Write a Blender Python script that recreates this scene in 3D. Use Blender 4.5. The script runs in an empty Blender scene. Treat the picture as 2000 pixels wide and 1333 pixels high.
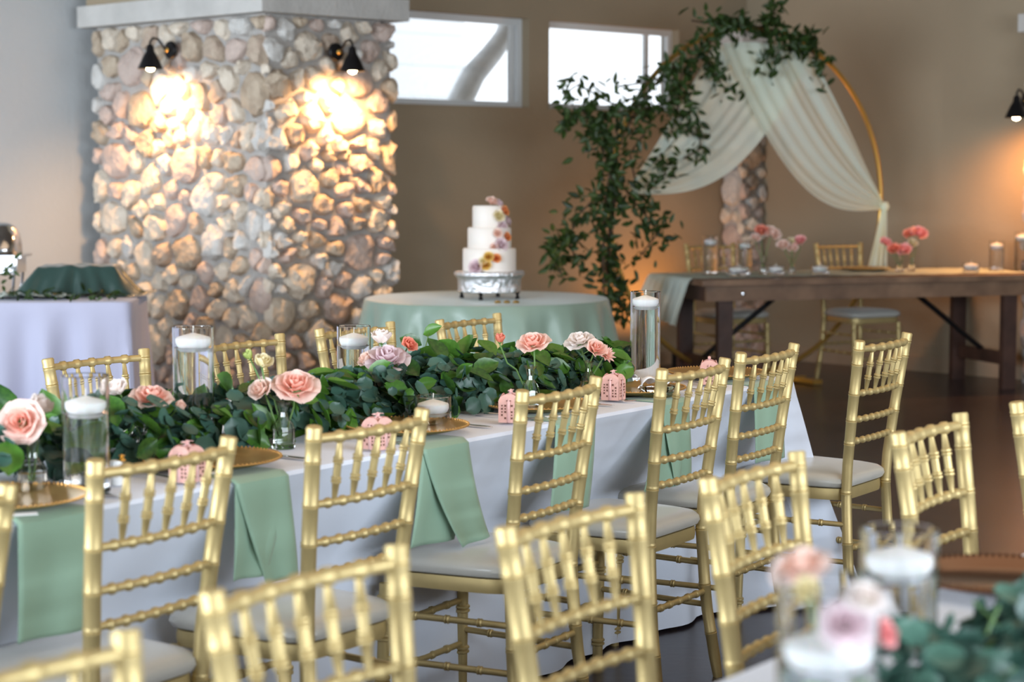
import bpy, math, random
from math import sin, cos, pi, sqrt, radians, atan, atan2, exp
from mathutils import Vector, Matrix, Euler, noise
R = random.Random(7)
SC = bpy.context.scene
COL = SC.collection
# ------------------------------------------------------------------ camera
F, CX, CY, YH, H = 3889.0, 1000.0, 666.5, 333.0, 1.45     # focal length in px of a 2000 px frame, horizon row, eye height
TH = atan((CY - YH) / F)
cam = bpy.data.cameras.new('camera'); cam.sensor_width = 36; cam.lens = F / 2000 * 36
camo = bpy.data.objects.new('camera', cam); COL.objects.link(camo); SC.camera = camo
camo.location = (0, 0, H); camo.rotation_euler = (pi / 2 - TH, 0, 0); cam.clip_end = 200
cam.dof.use_dof = True; cam.dof.focus_distance = 6.0; cam.dof.aperture_fstop = 3.4
# ------------------------------------------------------------------ world, exposure
w = bpy.data.worlds.new('daylight'); SC.world = w; w.use_nodes = True
bg = w.node_tree.nodes['Background']; bg.inputs[0].default_value = (0.86, 0.93, 1.0, 1); bg.inputs[1].default_value = 1.35
SC.view_settings.view_transform = 'Standard'; SC.view_settings.look = 'None'
SC.view_settings.gamma = 1; SC.view_settings.use_curve_mapping = False
SC.view_settings.exposure = 0.55
E1 = Vector((1, 1, 0)) / sqrt(2); E2 = Vector((-1, 1, 0)) / sqrt(2)      # the room's axes
def area(name, loc, direction, sx, sy, power, color, spread=180):
    l = bpy.data.lights.new(name, 'AREA'); l.shape = 'RECTANGLE'; l.size = sx; l.size_y = sy; l.energy = power; l.color = color; l.spread = radians(spread)
    o = bpy.data.objects.new(name, l); COL.objects.link(o); o.location = loc
    o.rotation_euler = Vector(direction).to_track_quat('-Z', 'Y').to_euler(); return o
DAY = (0.80, 0.90, 1.0)
LIGHTS_WARM = None
LIGHTS = [  # the tall glazed openings behind and beside the camera
    ('window_light_side', E1 * -3.0 + E2 * 5.2 + Vector((0, 0, 1.6)), E1 + Vector((0, 0, -.06)), 8.0, 2.0, 385),
    ('window_light_rear', E1 * 3.6 + E2 * -2.5 + Vector((0, 0, 1.9)), E2 + Vector((0, 0, -.12)), 6.5, 2.0, 330),
    ('window_light_alcove', E1 * 3.3 + E2 * 9.9 + Vector((0, 0, 2.0)), E1 + E2 * 0.6 , 1.4, 2.0, 45),
]
for n, loc, d, sx, sy, pw in LIGHTS: area(n, loc, d, sx, sy, pw, DAY, 125 if n.endswith('side') else 160)
area('warm_ceiling_fill', E1 * 5.5 + E2 * 3.5 + Vector((0, 0, 3.5)), (0, 0, -1), 6, 5, 60, (1, .70, .42))  # added warm fill from overhead, stands for no visible lamp

def ray(px, py):
    a, b = (px - CX) / F, -(py - CY) / F
    return Vector((a, cos(TH) + b * sin(TH), -sin(TH) + b * cos(TH)))
def at(px, py, z):                       # the point at height z that a pixel of the photograph shows
    d = ray(px, py); t = (z - H) / d.z; return Vector((d.x * t, d.y * t, z))
def atY(px, py, Y):
    d = ray(px, py); t = Y / d.y; return Vector((d.x * t, Y, H + d.z * t))
A_ROW = radians(54.5)
U = Vector((cos(A_ROW), sin(A_ROW), 0)); V = Vector((-sin(A_ROW), cos(A_ROW), 0))   # along / across the long table
def uv(u, v, z=0): return U * u + V * v + Vector((0, 0, z))

# ------------------------------------------------------------------ materials
MATS = {}
def mat(name, col, rough=.5, metal=0, trans=0, ior=1.45, sheen=0, sss=0, coat=0, emit=None, estr=0, bump=0, bscale=40, var=0, vscale=8, col2=None, spec=.5, bdist=.01, obj=True, detail=4):
    m = bpy.data.materials.new(name); m.use_nodes = True; nt = m.node_tree; p = nt.nodes['Principled BSDF']
    def s(k, v):
        if k in p.inputs: p.inputs[k].default_value = v
    s('Base Color', (*col, 1)); s('Roughness', rough); s('Metallic', metal); s('Transmission Weight', trans); s('IOR', ior)
    s('Sheen Weight', sheen); s('Subsurface Weight', sss); s('Coat Weight', coat); s('Specular IOR Level', spec)
    if sss: s('Subsurface Radius', (.02, .01, .006)); 
    if emit: s('Emission Color', (*emit, 1)); s('Emission Strength', estr)
    if bump or var or col2:
        tc = nt.nodes.new('ShaderNodeTexCoord'); out = tc.outputs['Object']
        if var or col2:
            n = nt.nodes.new('ShaderNodeTexNoise'); n.inputs['Scale'].default_value = vscale; n.inputs['Detail'].default_value = detail
            nt.links.new(out, n.inputs['Vector'])
            r = nt.nodes.new('ShaderNodeValToRGB'); e = r.color_ramp.elements; e[0].position = .3; e[1].position = .7
            c2 = col2 if col2 else tuple(c * (1 - var) for c in col)
            e[0].color = (*c2, 1); e[1].color = (*col, 1)
            nt.links.new(n.outputs['Fac'], r.inputs[0]); nt.links.new(r.outputs[0], p.inputs['Base Color'])
        if bump:
            n = nt.nodes.new('ShaderNodeTexNoise'); n.inputs['Scale'].default_value = bscale; n.inputs['Detail'].default_value = 5
            nt.links.new(out, n.inputs['Vector'])
            b = nt.nodes.new('ShaderNodeBump'); b.inputs['Strength'].default_value = bump; b.inputs['Distance'].default_value = bdist
            nt.links.new(n.outputs['Fac'], b.inputs['Height']); nt.links.new(b.outputs[0], p.inputs['Normal'])
    MATS[name] = m; return m
def sheer(name, col, alpha, trl=.5, rough=.8):
    m = bpy.data.materials.new(name); m.use_nodes = True; nt = m.node_tree; nt.nodes.clear()
    o = nt.nodes.new('ShaderNodeOutputMaterial'); d = nt.nodes.new('ShaderNodeBsdfDiffuse'); t = nt.nodes.new('ShaderNodeBsdfTranslucent')
    tr = nt.nodes.new('ShaderNodeBsdfTransparent'); m1 = nt.nodes.new('ShaderNodeMixShader'); m2 = nt.nodes.new('ShaderNodeMixShader')
    d.inputs[0].default_value = (*col, 1); t.inputs[0].default_value = (*col, 1); m1.inputs[0].default_value = trl; m2.inputs[0].default_value = alpha
    nt.links.new(d.outputs[0], m1.inputs[1]); nt.links.new(t.outputs[0], m1.inputs[2])
    nt.links.new(tr.outputs[0], m2.inputs[1]); nt.links.new(m1.outputs[0], m2.inputs[2]); nt.links.new(m2.outputs[0], o.inputs[0])
    return m
def leafmat(name, c1, c2, rough=.45, trl=.25):
    m = bpy.data.materials.new(name); m.use_nodes = True; nt = m.node_tree; p = nt.nodes['Principled BSDF']; out = nt.nodes['Material Output']
    oi = nt.nodes.new('ShaderNodeObjectInfo'); tc = nt.nodes.new('ShaderNodeTexCoord')
    n = nt.nodes.new('ShaderNodeTexNoise'); n.inputs['Scale'].default_value = 9; n.inputs['Detail'].default_value = 1
    nt.links.new(tc.outputs['Object'], n.inputs['Vector'])
    a = nt.nodes.new('ShaderNodeMath'); a.operation = 'ADD'; nt.links.new(n.outputs['Fac'], a.inputs[0]); nt.links.new(oi.outputs['Random'], a.inputs[1])
    a2 = nt.nodes.new('ShaderNodeMath'); a2.operation = 'MULTIPLY'; a2.inputs[1].default_value = .6; nt.links.new(a.outputs[0], a2.inputs[0])
    r = nt.nodes.new('ShaderNodeValToRGB'); r.color_ramp.elements[0].color = (*c1, 1); r.color_ramp.elements[1].color = (*c2, 1)
    r.color_ramp.elements[0].position = .2; r.color_ramp.elements[1].position = .85
    nt.links.new(a2.outputs[0], r.inputs[0]); nt.links.new(r.outputs[0], p.inputs['Base Color']); p.inputs['Roughness'].default_value = rough
    t = nt.nodes.new('ShaderNodeBsdfTranslucent'); nt.links.new(r.outputs[0], t.inputs[0])
    mx = nt.nodes.new('ShaderNodeMixShader'); mx.inputs[0].default_value = trl
    nt.links.new(p.outputs[0], mx.inputs[1]); nt.links.new(t.outputs[0], mx.inputs[2]); nt.links.new(mx.outputs[0], out.inputs[0])
    return m
def petalmat(name, outer, inner, trl=.3):       # a rose's petals blush deeper towards the heart (object z axis through the bloom)
    m = bpy.data.materials.new(name); m.use_nodes = True; nt = m.node_tree; p = nt.nodes['Principled BSDF']; out = nt.nodes['Material Output']
    tc = nt.nodes.new('ShaderNodeTexCoord'); sp = nt.nodes.new('ShaderNodeVectorMath'); sp.operation = 'LENGTH'
    nt.links.new(tc.outputs['Object'], sp.inputs[0])
    r = nt.nodes.new('ShaderNodeValToRGB'); r.color_ramp.elements[0].color = (*inner, 1); r.color_ramp.elements[1].color = (*outer, 1)
    r.color_ramp.elements[0].position = .35; r.color_ramp.elements[1].position = .95
    nt.links.new(sp.outputs['Value'], r.inputs[0]); nt.links.new(r.outputs[0], p.inputs['Base Color']); p.inputs['Roughness'].default_value = .55
    t = nt.nodes.new('ShaderNodeBsdfTranslucent'); nt.links.new(r.outputs[0], t.inputs[0])
    mx = nt.nodes.new('ShaderNodeMixShader'); mx.inputs[0].default_value = trl
    nt.links.new(p.outputs[0], mx.inputs[1]); nt.links.new(t.outputs[0], mx.inputs[2]); nt.links.new(mx.outputs[0], out.inputs[0])
    return m
M_WALL = mat('wall_plaster', (.315, .25, .168), .85, var=.10, vscale=1.2, bump=.25, bscale=30)
M_WALL2 = mat('wall_plaster_daylit', (.44, .45, .45), .85, var=.08, vscale=1.2, bump=.25, bscale=30)  # alcove plaster, the cool daylight on it is painted into the colour
M_FLOOR = mat('floor_stained_concrete', (.056, .041, .044), .27, col2=(.028, .021, .024), vscale=2.3, bump=.12, bscale=25, bdist=.004, detail=8)
M_CEIL = mat('ceiling_paint', (.17, .14, .11), .9, var=.05)
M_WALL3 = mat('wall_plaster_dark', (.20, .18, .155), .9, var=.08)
M_BASE = mat('baseboard_paint', (.33, .25, .17), .6, var=.1)
M_MORTAR = mat('mortar', (.40, .375, .35), .95, var=.2, vscale=14, bump=.6, bscale=60)
STONES = [mat('stone_%s' % n, c, .9, col2=c2, vscale=11, bump=.9, bscale=26, bdist=.02, detail=6) for n, c, c2 in [
    ('cream', (.66, .58, .48), (.50, .42, .33)), ('pink', (.55, .44, .38), (.40, .31, .27)), ('grey', (.58, .56, .53), (.46, .44, .41)),
    ('tan', (.50, .41, .31), (.33, .25, .18)), ('brown', (.36, .27, .21), (.48, .39, .30))]]
M_CAP = mat('cast_concrete', (.52, .50, .47), .85, var=.2, vscale=5, bump=.4, bscale=40)
M_GOLD = mat('champagne_gold_paint', (.55, .42, .19), .48, metal=.55, var=.08, vscale=30)
M_SATIN = mat('ivory_satin', (.46, .44, .395), .24, sheen=.3, var=.06, vscale=12, bump=.12, bscale=30)
M_CLOTH = mat('white_tablecloth', (.70, .74, .84), .75, sheen=.2, bump=.22, bscale=7, bdist=.02)
M_CLOTH2 = mat('lilac_white_tablecloth', (.42, .42, .54), .75, sheen=.2, bump=.25, bscale=6, bdist=.02)
M_SAGE = mat('sage_napkin_cloth', (.25, .38, .275), .62, sheen=.2, bump=.12, bscale=9, bdist=.01)
M_SAGET = mat('sage_satin_tablecloth', (.20, .275, .22), .36, sheen=.3, bump=.15, bscale=8, bdist=.02)
M_DKGREEN = mat('dark_green_satin', (.022, .05, .042), .36, sheen=.2, bump=.3, bscale=8, bdist=.02)
M_GLASS = mat('clear_glass', (1, 1, 1), .0, trans=1, ior=1.45)
M_WATER = mat('water', (.97, .99, 1), .0, trans=1, ior=1.33)
M_WAX = mat('white_wax', (.86, .86, .84), .5, sss=.15)
M_WICK = mat('wick', (.8, .78, .72), .8)
M_PLATE = mat('gold_charger', (.62, .40, .16), .33, metal=.75, bump=.08, bscale=30)
M_PLATE_DARK = mat('gold_charger_dark_reflection', (.16, .07, .035), .18, metal=.8)  # gold charger again, its dark reflection put into the base colour
M_STEEL = mat('polished_steel', (.62, .62, .64), .16, metal=1)
M_SILVER = mat('hammered_silver', (.72, .72, .74), .26, metal=.85, bump=1.0, bscale=34, bdist=.02)
M_PINK = mat('blush_card', (.80, .45, .38), .6, var=.05)
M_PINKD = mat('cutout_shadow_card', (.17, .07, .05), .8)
M_RIB = mat('satin_ribbon', (.86, .50, .46), .35, sheen=.3)
M_CARD = mat('white_card', (.82, .82, .82), .6)
M_ICING = mat('white_icing', (.74, .68, .62), .5, sss=.1, bump=.15, bscale=14)
M_WOOD = mat('dark_walnut_wood', (.075, .036, .025), .5, col2=(.035, .017, .013), vscale=6, bump=.2, bscale=20)
M_WOODT = mat('rustic_plank_wood', (.23, .135, .08), .5, col2=(.11, .062, .038), vscale=5, bump=.2, bscale=20)
M_BLACK = mat('black_metal', (.012, .011, .012), .4, metal=.5)
M_BULB = mat('lit_bulb', (1, .8, .5), .4, emit=(1.0, .72, .38), estr=28)
M_HOOP = mat('brass_hoop', (.62, .38, .10), .33, metal=.8)
M_SHEER = sheer('mint_chiffon', (.86, .96, .87), .86, .5)
M_GAUZE = sheer('mint_gauze', (.73, .83, .77), .93, .25)
M_STEM = mat('green_stem', (.10, .19, .05), .5)
M_TWIG = mat('brown_twig', (.075, .05, .03), .8)
M_EUC = leafmat('eucalyptus_leaf', (.014, .05, .038), (.075, .165, .12), .42, .15)
M_LEM = leafmat('lemon_leaf', (.02, .07, .015), (.09, .23, .03), .32, .25)
M_VINE = leafmat('vine_leaf', (.006, .018, .005), (.040, .080, .014), .45, .3)
M_FRAME = mat('white_vinyl_frame', (.62, .63, .63), .5)
M_SIDING = mat('pale_siding', (.80, .82, .84), .8)
M_BARK = mat('tree_bark', (.74, .76, .78), .9, var=.2, bump=.5, bscale=10)
PET = {k: petalmat('petal_' + k, *v) for k, v in {
    'peach': ((.93, .69, .61), (.91, .48, .38)), 'blush': ((.90, .74, .68), (.90, .62, .50)), 'white': ((.90, .84, .82), (.88, .78, .72)),
    'lavender': ((.80, .68, .70), (.74, .57, .61)), 'coral': ((.92, .38, .28), (.75, .22, .14)), 'cream': ((.88, .80, .62), (.80, .70, .38)),
    'lime': ((.62, .70, .28), (.45, .55, .15)), 'pink': ((.90, .48, .47), (.82, .32, .32)), 'yellow': ((.85, .62, .20), (.72, .42, .08)), 'orange': ((.90, .42, .16), (.75, .24, .08))}.items()}

# ------------------------------------------------------------------ mesh helpers
GLASSY = (M_GLASS, M_WATER)
class MB:
    def __init__(s): s.v = []; s.f = []
    def add(s, vs, fs):
        k = len(s.v); s.v += [tuple(v) for v in vs]; s.f += [tuple(i + k for i in f) for f in fs]; return s
    def box(s, c, size, rz=0, M=None):
        x, y, z = size[0] / 2, size[1] / 2, size[2] / 2
        T = (M if M is not None else Matrix.Rotation(rz, 3, 'Z')); c = Vector(c)
        vs = [c + T @ Vector((a * x, b * y, d * z)) for a in (-1, 1) for b in (-1, 1) for d in (-1, 1)]
        return s.add(vs, [(0, 1, 3, 2), (4, 6, 7, 5), (0, 4, 5, 1), (2, 3, 7, 6), (0, 2, 6, 4), (1, 5, 7, 3)])
    def lathe(s, prof, n=24, c=(0, 0, 0), axis=None, cap=True):
        c = Vector(c); q = Vector(axis).to_track_quat('Z', 'Y').to_matrix() if axis is not None else Matrix.Identity(3)
        vs = []; fs = []
        for r, z in prof:
            for i in range(n): vs.append(c + q @ Vector((r * cos(2 * pi * i / n), r * sin(2 * pi * i / n), z)))
        m = len(prof)
        for j in range(m - 1):
            for i in range(n):
                fs.append((j * n + i, j * n + (i + 1) % n, (j + 1) * n + (i + 1) % n, (j + 1) * n + i))
        if cap:
            if prof[0][0] > 1e-6: fs.append(tuple(reversed(range(n))))
            if prof[-1][0] > 1e-6: fs.append(tuple((m - 1) * n + i for i in range(n)))
        return s.add(vs, fs)
    def tube(s, pts, r, n=8, cap=True):
        pts = [Vector(p) for p in pts]; rr = r if isinstance(r, (list, tuple)) else [r] * len(pts)
        up = None; vs = []; fs = []
        for i, p in enumerate(pts):
            t = (pts[min(i + 1, len(pts) - 1)] - pts[max(i - 1, 0)]).normalized()
            if up is None: up = t.orthogonal().normalized()
            up = (up - t * up.dot(t)).normalized(); b = t.cross(up)
            for k in range(n): vs.append(p + (up * cos(2 * pi * k / n) + b * sin(2 * pi * k / n)) * rr[i])
        for j in range(len(pts) - 1):
            for i in range(n): fs.append((j * n + i, j * n + (i + 1) % n, (j + 1) * n + (i + 1) % n, (j + 1) * n + i))
        if cap: fs.append(tuple(reversed(range(n)))); fs.append(tuple((len(pts) - 1) * n + i for i in range(n)))
        return s.add(vs, fs)
    def grid(s, fn, nu, nv, closed=False):
        vs = [fn(i / (nu if closed else nu - 1), j / (nv - 1)) for i in range(nu) for j in range(nv)]
        fs = []
        for i in range(nu if closed else nu - 1):
            for j in range(nv - 1):
                a = i * nv + j; b = ((i + 1) % nu) * nv + j
                fs.append((a, b, b + 1, a + 1))
        return s.add(vs, fs)
    def mesh(s, name, m, smooth=True, ang=42):
        me = bpy.data.meshes.new(name); me.from_pydata(s.v, [], s.f); me.materials.append(m); me.update()
        if smooth:
            me.polygons.foreach_set('use_smooth', [True] * len(me.polygons))
            try: me.set_sharp_from_angle(angle=radians(18 if m in GLASSY else ang))
            except Exception: pass
        return me
    def build(s, name, m, parent=None, smooth=True, loc=None, rot=None, sol=0):
        return obj(name, s.mesh(name, m, smooth), parent, loc, rot, sol)
def obj(name, me, parent=None, loc=None, rot=None, sol=0):
    o = bpy.data.objects.new(name, me); COL.objects.link(o)
    if parent is not None: o.parent = parent
    if loc is not None: o.location = loc
    if rot is not None: o.rotation_euler = rot
    if sol:
        md = o.modifiers.new('solidify', 'SOLIDIFY'); md.thickness = sol; md.offset = 0
    return o
def tag(o, label=None, cat=None, group=None, kind=None):
    if label: o['label'] = label
    if cat: o['category'] = cat
    if group: o['group'] = group
    if kind: o['kind'] = kind
    return o
def thing(name, loc, label, cat, rz=0, group=None):
    o = bpy.data.objects.new(name, None); COL.objects.link(o); o.location = loc; o.rotation_euler = (0, 0, rz); o.empty_display_size = .1
    return tag(o, label, cat, group)
def struct(name, mb, m, parent=None, smooth=False):
    o = mb.build(name, m, parent, smooth)
    if parent is None: o['kind'] = 'structure'
    return o
KIDS = {}
def kids(o): return [c for c in KIDS.get(o.name, [])]
def index_kids():
    KIDS.clear()
    for o in COL.objects:
        if o.parent: KIDS.setdefault(o.parent.name, []).append(o)
def dup(o, parent=None, keep=True):
    c = o.copy(); COL.objects.link(c)
    if parent is not None: c.parent = parent
    for ch in KIDS.get(o.name, []): dup(ch, c)
    return c

# ================================================================== ROOM SHELL (room axes E1, E2)
def RP(a, b, z=0): return E1 * a + E2 * b + Vector((0, 0, z))
R45 = Matrix.Rotation(pi / 4, 3, 'Z')
A2, B1, B3 = 17.32 / sqrt(2), 13.7 / sqrt(2), 16.1 / sqrt(2)      # wall_right at a=A2; wall_back at b=B1; wall_alcove at b=B3
CEIL = 3.7
def rbox(mb, a0, a1, b0, b1, z0, z1): return mb.box(RP((a0 + a1) / 2, (b0 + b1) / 2, (z0 + z1) / 2), (a1 - a0, b1 - b0, z1 - z0), M=R45)
AMIN, BMIN = -3.2, -2.7
struct('floor', rbox(MB(), AMIN - .2, A2 + .2, BMIN - .2, B3 + .2, -.15, 0), M_FLOOR)
struct('ceiling', rbox(MB(), AMIN - .2, A2 + .2, BMIN - .2, B3 + .2, CEIL, CEIL + .15), M_CEIL)
def a_at(px, plane_b):                    # coordinate along a wall b=const under a pixel column
    d = ray(px, CY); d = Vector((d.x, d.y, 0)); t = plane_b / d.dot(E2); return (d * t).dot(E1)
def b_at(px, plane_a):
    d = ray(px, CY); d = Vector((d.x, d.y, 0)); t = plane_a / d.dot(E1); return (d * t).dot(E2)
# stone column corner and faces
K0 = Vector((-.1234 * 11.8, 11.8, 0)); KA, KB = K0.dot(E1), K0.dot(E2)
KW, KL = 1.04, 1.82       # right face width (along E1), left face length (along E2)
WT = .18
WS, WE = KA + KW - .15, A2                         # wall_back from inside the column to the corner
win = [(a_at(740, B1), a_at(1033, B1)), (a_at(1072, B1), a_at(1322, B1))]
ZB, ZT = 1.875, 2.49
mb = MB(); rbox(mb, WS, WE, B1, B1 + WT, 0, ZB); rbox(mb, WS, WE, B1, B1 + WT, ZT, CEIL)
edges = [WS, win[0][0], win[0][1], win[1][0], win[1][1], WE]
for i in (0, 2, 4): rbox(mb, edges[i], edges[i + 1], B1, B1 + WT, ZB, ZT)
struct('wall_back', mb, M_WALL)
struct('wall_right', rbox(MB(), A2, A2 + WT, BMIN, B1 + WT, 0, CEIL), M_WALL)
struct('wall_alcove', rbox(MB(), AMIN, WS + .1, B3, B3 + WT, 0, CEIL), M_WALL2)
struct('wall_left', rbox(MB(), AMIN - WT, AMIN, BMIN, B3, 0, CEIL), M_WALL3)
struct('wall_rear', rbox(MB(), AMIN, A2, BMIN - WT, BMIN, 0, CEIL), M_WALL3)
struct('baseboard_right', rbox(MB(), A2 - .015, A2, BMIN, B1 - .002, 0, .11), M_BASE)
struct('baseboard_back', rbox(MB(), KA + KW + .02, A2 - .016, B1 - .015, B1, 0, .11), M_BASE)
for i, (a0, a1) in enumerate(win):
    fr = MB(); t = .045; b0, b1 = B1 + .07, B1 + .12
    rbox(fr, a0, a1, b0, b1, ZB, ZB + t); rbox(fr, a0, a1, b0, b1, ZT - t, ZT); rbox(fr, a0, a0 + t, b0, b1, ZB + t, ZT - t); rbox(fr, a1 - t, a1, b0, b1, ZB + t, ZT - t)
    f = struct('window_%d' % (i + 1), fr, M_FRAME)
    m = a1 - (.085 if i == 0 else .27)
    rbox(MB(), m - .02, m + .02, b0 + .01, b1 - .01, ZB + t, ZT - t).build('sash_stile', M_FRAME, f, False)
    rbox(MB(), a0 + t, m - .02, b0 + .022, b0 + .027, ZB + t, ZT - t).build('pane', M_GLASS, f, False)
    rbox(MB(), m + .02, a1 - t, b0 + .022, b0 + .027, ZB + t, ZT - t).build('pane', M_GLASS, f, False)
    rbox(MB(), a0, a1, B1 - .01, B1 + .07, ZB - .012, ZB + .006).build('window_sill', M_WALL, f, False)
# what stands outside the windows
nb = thing('neighbouring_building', RP(5.5, B1 + 4.5), 'pale sided building seen bright through the high windows', 'building')
for k in range(9):
    o = MB().box((0, .02 * (k % 1), 1.4 + .3 * k), (16, .06, .297), M=Matrix.Rotation(0, 3, 'Z')).build('siding_board', M_SIDING, nb, False)
nb.rotation_euler = (0, 0, pi / 4)
MB().box((0, .06, 2.0), (16, .05, 4.0)).build('backing_wall', M_SIDING, nb, False)
def behind(px, py, bb):
    r = ray(px, py); t = bb / r.dot(E2); return Vector((0, 0, H)) + r * t
TP = [behind(x, y, B1 + 1.6) for x, y in ((862, 330), (885, 240), (900, 195), (925, 145), (960, 105), (985, 70), (1000, 20))]
TP.insert(0, Vector((TP[0].x - .05, TP[0].y, 0)))
tr = thing('bare_tree', TP[0], 'grey leaning tree limb outside the left high window', 'tree')
MB().tube([p - TP[0] for p in TP], [.16, .13, .11, .10, .095, .085, .08, .07], 10).build('trunk', M_BARK, tr)
MB().tube([TP[5] - TP[0], TP[5] - TP[0] + E1 * .25 + Vector((0, 0, .1)), TP[5] - TP[0] + E1 * .5 + Vector((0, 0, .35))], [.04, .03, .02], 8).build('branch', M_BARK, tr)

# ------------------------------------------------------------------ stone cladding
def clip(poly, p, n):
    out = []
    for i in range(len(poly)):
        a, b = poly[i], poly[(i + 1) % len(poly)]
        da, db = (a[0] - p[0]) * n[0] + (a[1] - p[1]) * n[1], (b[0] - p[0]) * n[0] + (b[1] - p[1]) * n[1]
        if da <= 0: out.append(a)
        if da * db < 0:
            t = da / (da - db); out.append((a[0] + (b[0] - a[0]) * t, a[1] + (b[1] - a[1]) * t))
    return out
def stone_cells(wd, ht, size, rnd):
    pts = []; tries = 0
    while tries < 6000:
        tries += 1
        p = (rnd.uniform(-.02, wd + .02), rnd.uniform(0, ht)); s = size * rnd.choice([.6, .74, .88, 1.0, 1.15, 1.4, 1.6])
        if all(((p[0] - q[0]) / 1.0) ** 2 + ((p[1] - q[1]) / .92) ** 2 > ((s + q[2]) / 2) ** 2 for q in pts): pts.append((p[0], p[1], s))
    cells = []
    for i, p in enumerate(pts):
        poly = [(0, 0), (wd, 0), (wd, ht), (0, ht)]
        for j, q in enumerate(pts):
            if i == j: continue
            dx, dy = q[0] - p[0], q[1] - p[1]; d2 = dx * dx + dy * dy
            if d2 > (3.2 * size) ** 2: continue
            t = .5 + ((p[2] / 2) ** 2 - (q[2] / 2) ** 2) / (2 * d2) * 1.0
            poly = clip(poly, (p[0] + dx * t, p[1] + dy * t), (dx, dy))
            if len(poly) < 3: break
        if len(poly) >= 3: cells.append((p, poly))
    return cells
def stone_mesh(poly, wd, rnd, gap=.017, depth=.062, wrap=True):
    cx = sum(p[0] for p in poly) / len(poly); cy = sum(p[1] for p in poly) / len(poly)
    # resample + round corners
    for _ in range(2):
        q = []
        for i in range(len(poly)):
            a, b = poly[i], poly[(i + 1) % len(poly)]
            q += [(a[0] * .77 + b[0] * .23, a[1] * .77 + b[1] * .23), (a[0] * .23 + b[0] * .77, a[1] * .23 + b[1] * .77)]
        poly = q
    N = 14; L = [0]
    for i in range(len(poly)): L.append(L[-1] + sqrt((poly[i][0] - poly[(i + 1) % len(poly)][0]) ** 2 + (poly[i][1] - poly[(i + 1) % len(poly)][1]) ** 2))
    ring = []; k = 0
    for n in range(N):
        t = L[-1] * n / N
        while L[k + 1] < t: k += 1
        f = (t - L[k]) / max(L[k + 1] - L[k], 1e-9); a, b = poly[k], poly[(k + 1) % len(poly)]
        ring.append((a[0] + (b[0] - a[0]) * f, a[1] + (b[1] - a[1]) * f))
    r0 = sum(sqrt((x - cx) ** 2 + (y - cy) ** 2) for x, y in ring) / N
    if r0 < .016: return None
    g = gap / r0; seed = rnd.uniform(0, 50); hz = min(depth, r0 * .85) * rnd.uniform(.7, 1.25)
    tx, ty = rnd.uniform(-.25, .25), rnd.uniform(-.3, .2)
    vs = []; fs = []
    levels = [(1 - g * .6, -.012), (1 - g, .35), (.93 - g, .72), (.74 - g * .5, .95), (.40, 1.08)]
    for s, h in levels:
        for n in range(N):
            x, y = (ring[n][0] - cx) * s, (ring[n][1] - cy) * s
            j = noise.noise(Vector((x * 22 + seed, y * 22, h * 2))) * .5
            hh = h if h < 0 else hz * (h + j * min(h, .8) * 1.3) + (x * tx + y * ty) * h * .5
            e = 1 + j * .36 * (h > 0)
            vs.append((x * e, y * e, hh))
    vs.append((0, 0, hz * (1.08 + noise.noise(Vector((seed, 3, 1))) * .25)))
    for l in range(len(levels) - 1):
        for n in range(N): fs.append((l * N + n, l * N + (n + 1) % N, (l + 1) * N + (n + 1) % N, (l + 1) * N + n))
    l = len(levels) - 1
    for n in range(N): fs.append((l * N + n, l * N + (n + 1) % N, len(vs) - 1))
    return (cx, cy), vs, fs
def clad(parent, origin, xdir, wd, ht, size, rnd, z_stuff=0, depth=.05):
    """stones over a face: origin at floor corner, xdir along the face, normal = xdir x z"""
    xdir = Vector(xdir).normalized(); nrm = xdir.cross(Vector((0, 0, 1))); 
    T = Matrix((xdir, Vector((0, 0, 1)), nrm)).transposed()
    low = MB(); count = 0
    for p, poly in stone_cells(wd, ht, size, rnd):
        r = stone_mesh(poly, wd, rnd, depth=depth)
        if not r: continue
        c, vs, fs = r; base = Vector(origin) + xdir * c[0] + Vector((0, 0, c[1]))
        if c[1] < z_stuff:
            low.add([base + T @ Vector(v) for v in vs], fs); continue
        m = MB().add([T @ Vector(v) for v in vs], fs)
        m.build('stone', rnd.choices(STONES, [7, 5, 2.5, 3, .7])[0], parent, True, loc=base); count += 1
    if low.v: tag(low.build('lower_stones', STONES[1], parent), kind='stuff')
    return count
CAPZ = 2.375
colm = thing('stone_column', (0, 0, 0), None, None); colm['kind'] = 'structure'
rbox(MB(), KA + .03, KA + KW - .03, KB + .03, KB + KL - .03, 0, CAPZ - .002).build('mortar_core', M_MORTAR, colm, False)
n1 = clad(colm, RP(KA + .03, KB + KL, 0), -E2, KL, CAPZ, .160, random.Random(3), z_stuff=.35)
n2 = clad(colm, RP(KA, KB + .03, 0), E1, KW, CAPZ, .150, random.Random(5), z_stuff=.35)
print('stones', n1, n2)
mb = MB(); rbox(mb, KA - .055, KA + KW + .06, KB - .055, KB + KL + .07, CAPZ, CAPZ + .135); mb.build('cap_slab', M_CAP, colm, False)
mb = MB(); rbox(mb, KA - .03, KA + KW + .03, KB - .03, KB + KL, CAPZ + .135, CEIL); mb.build('upper_shaft', M_WALL, colm, False)
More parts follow.
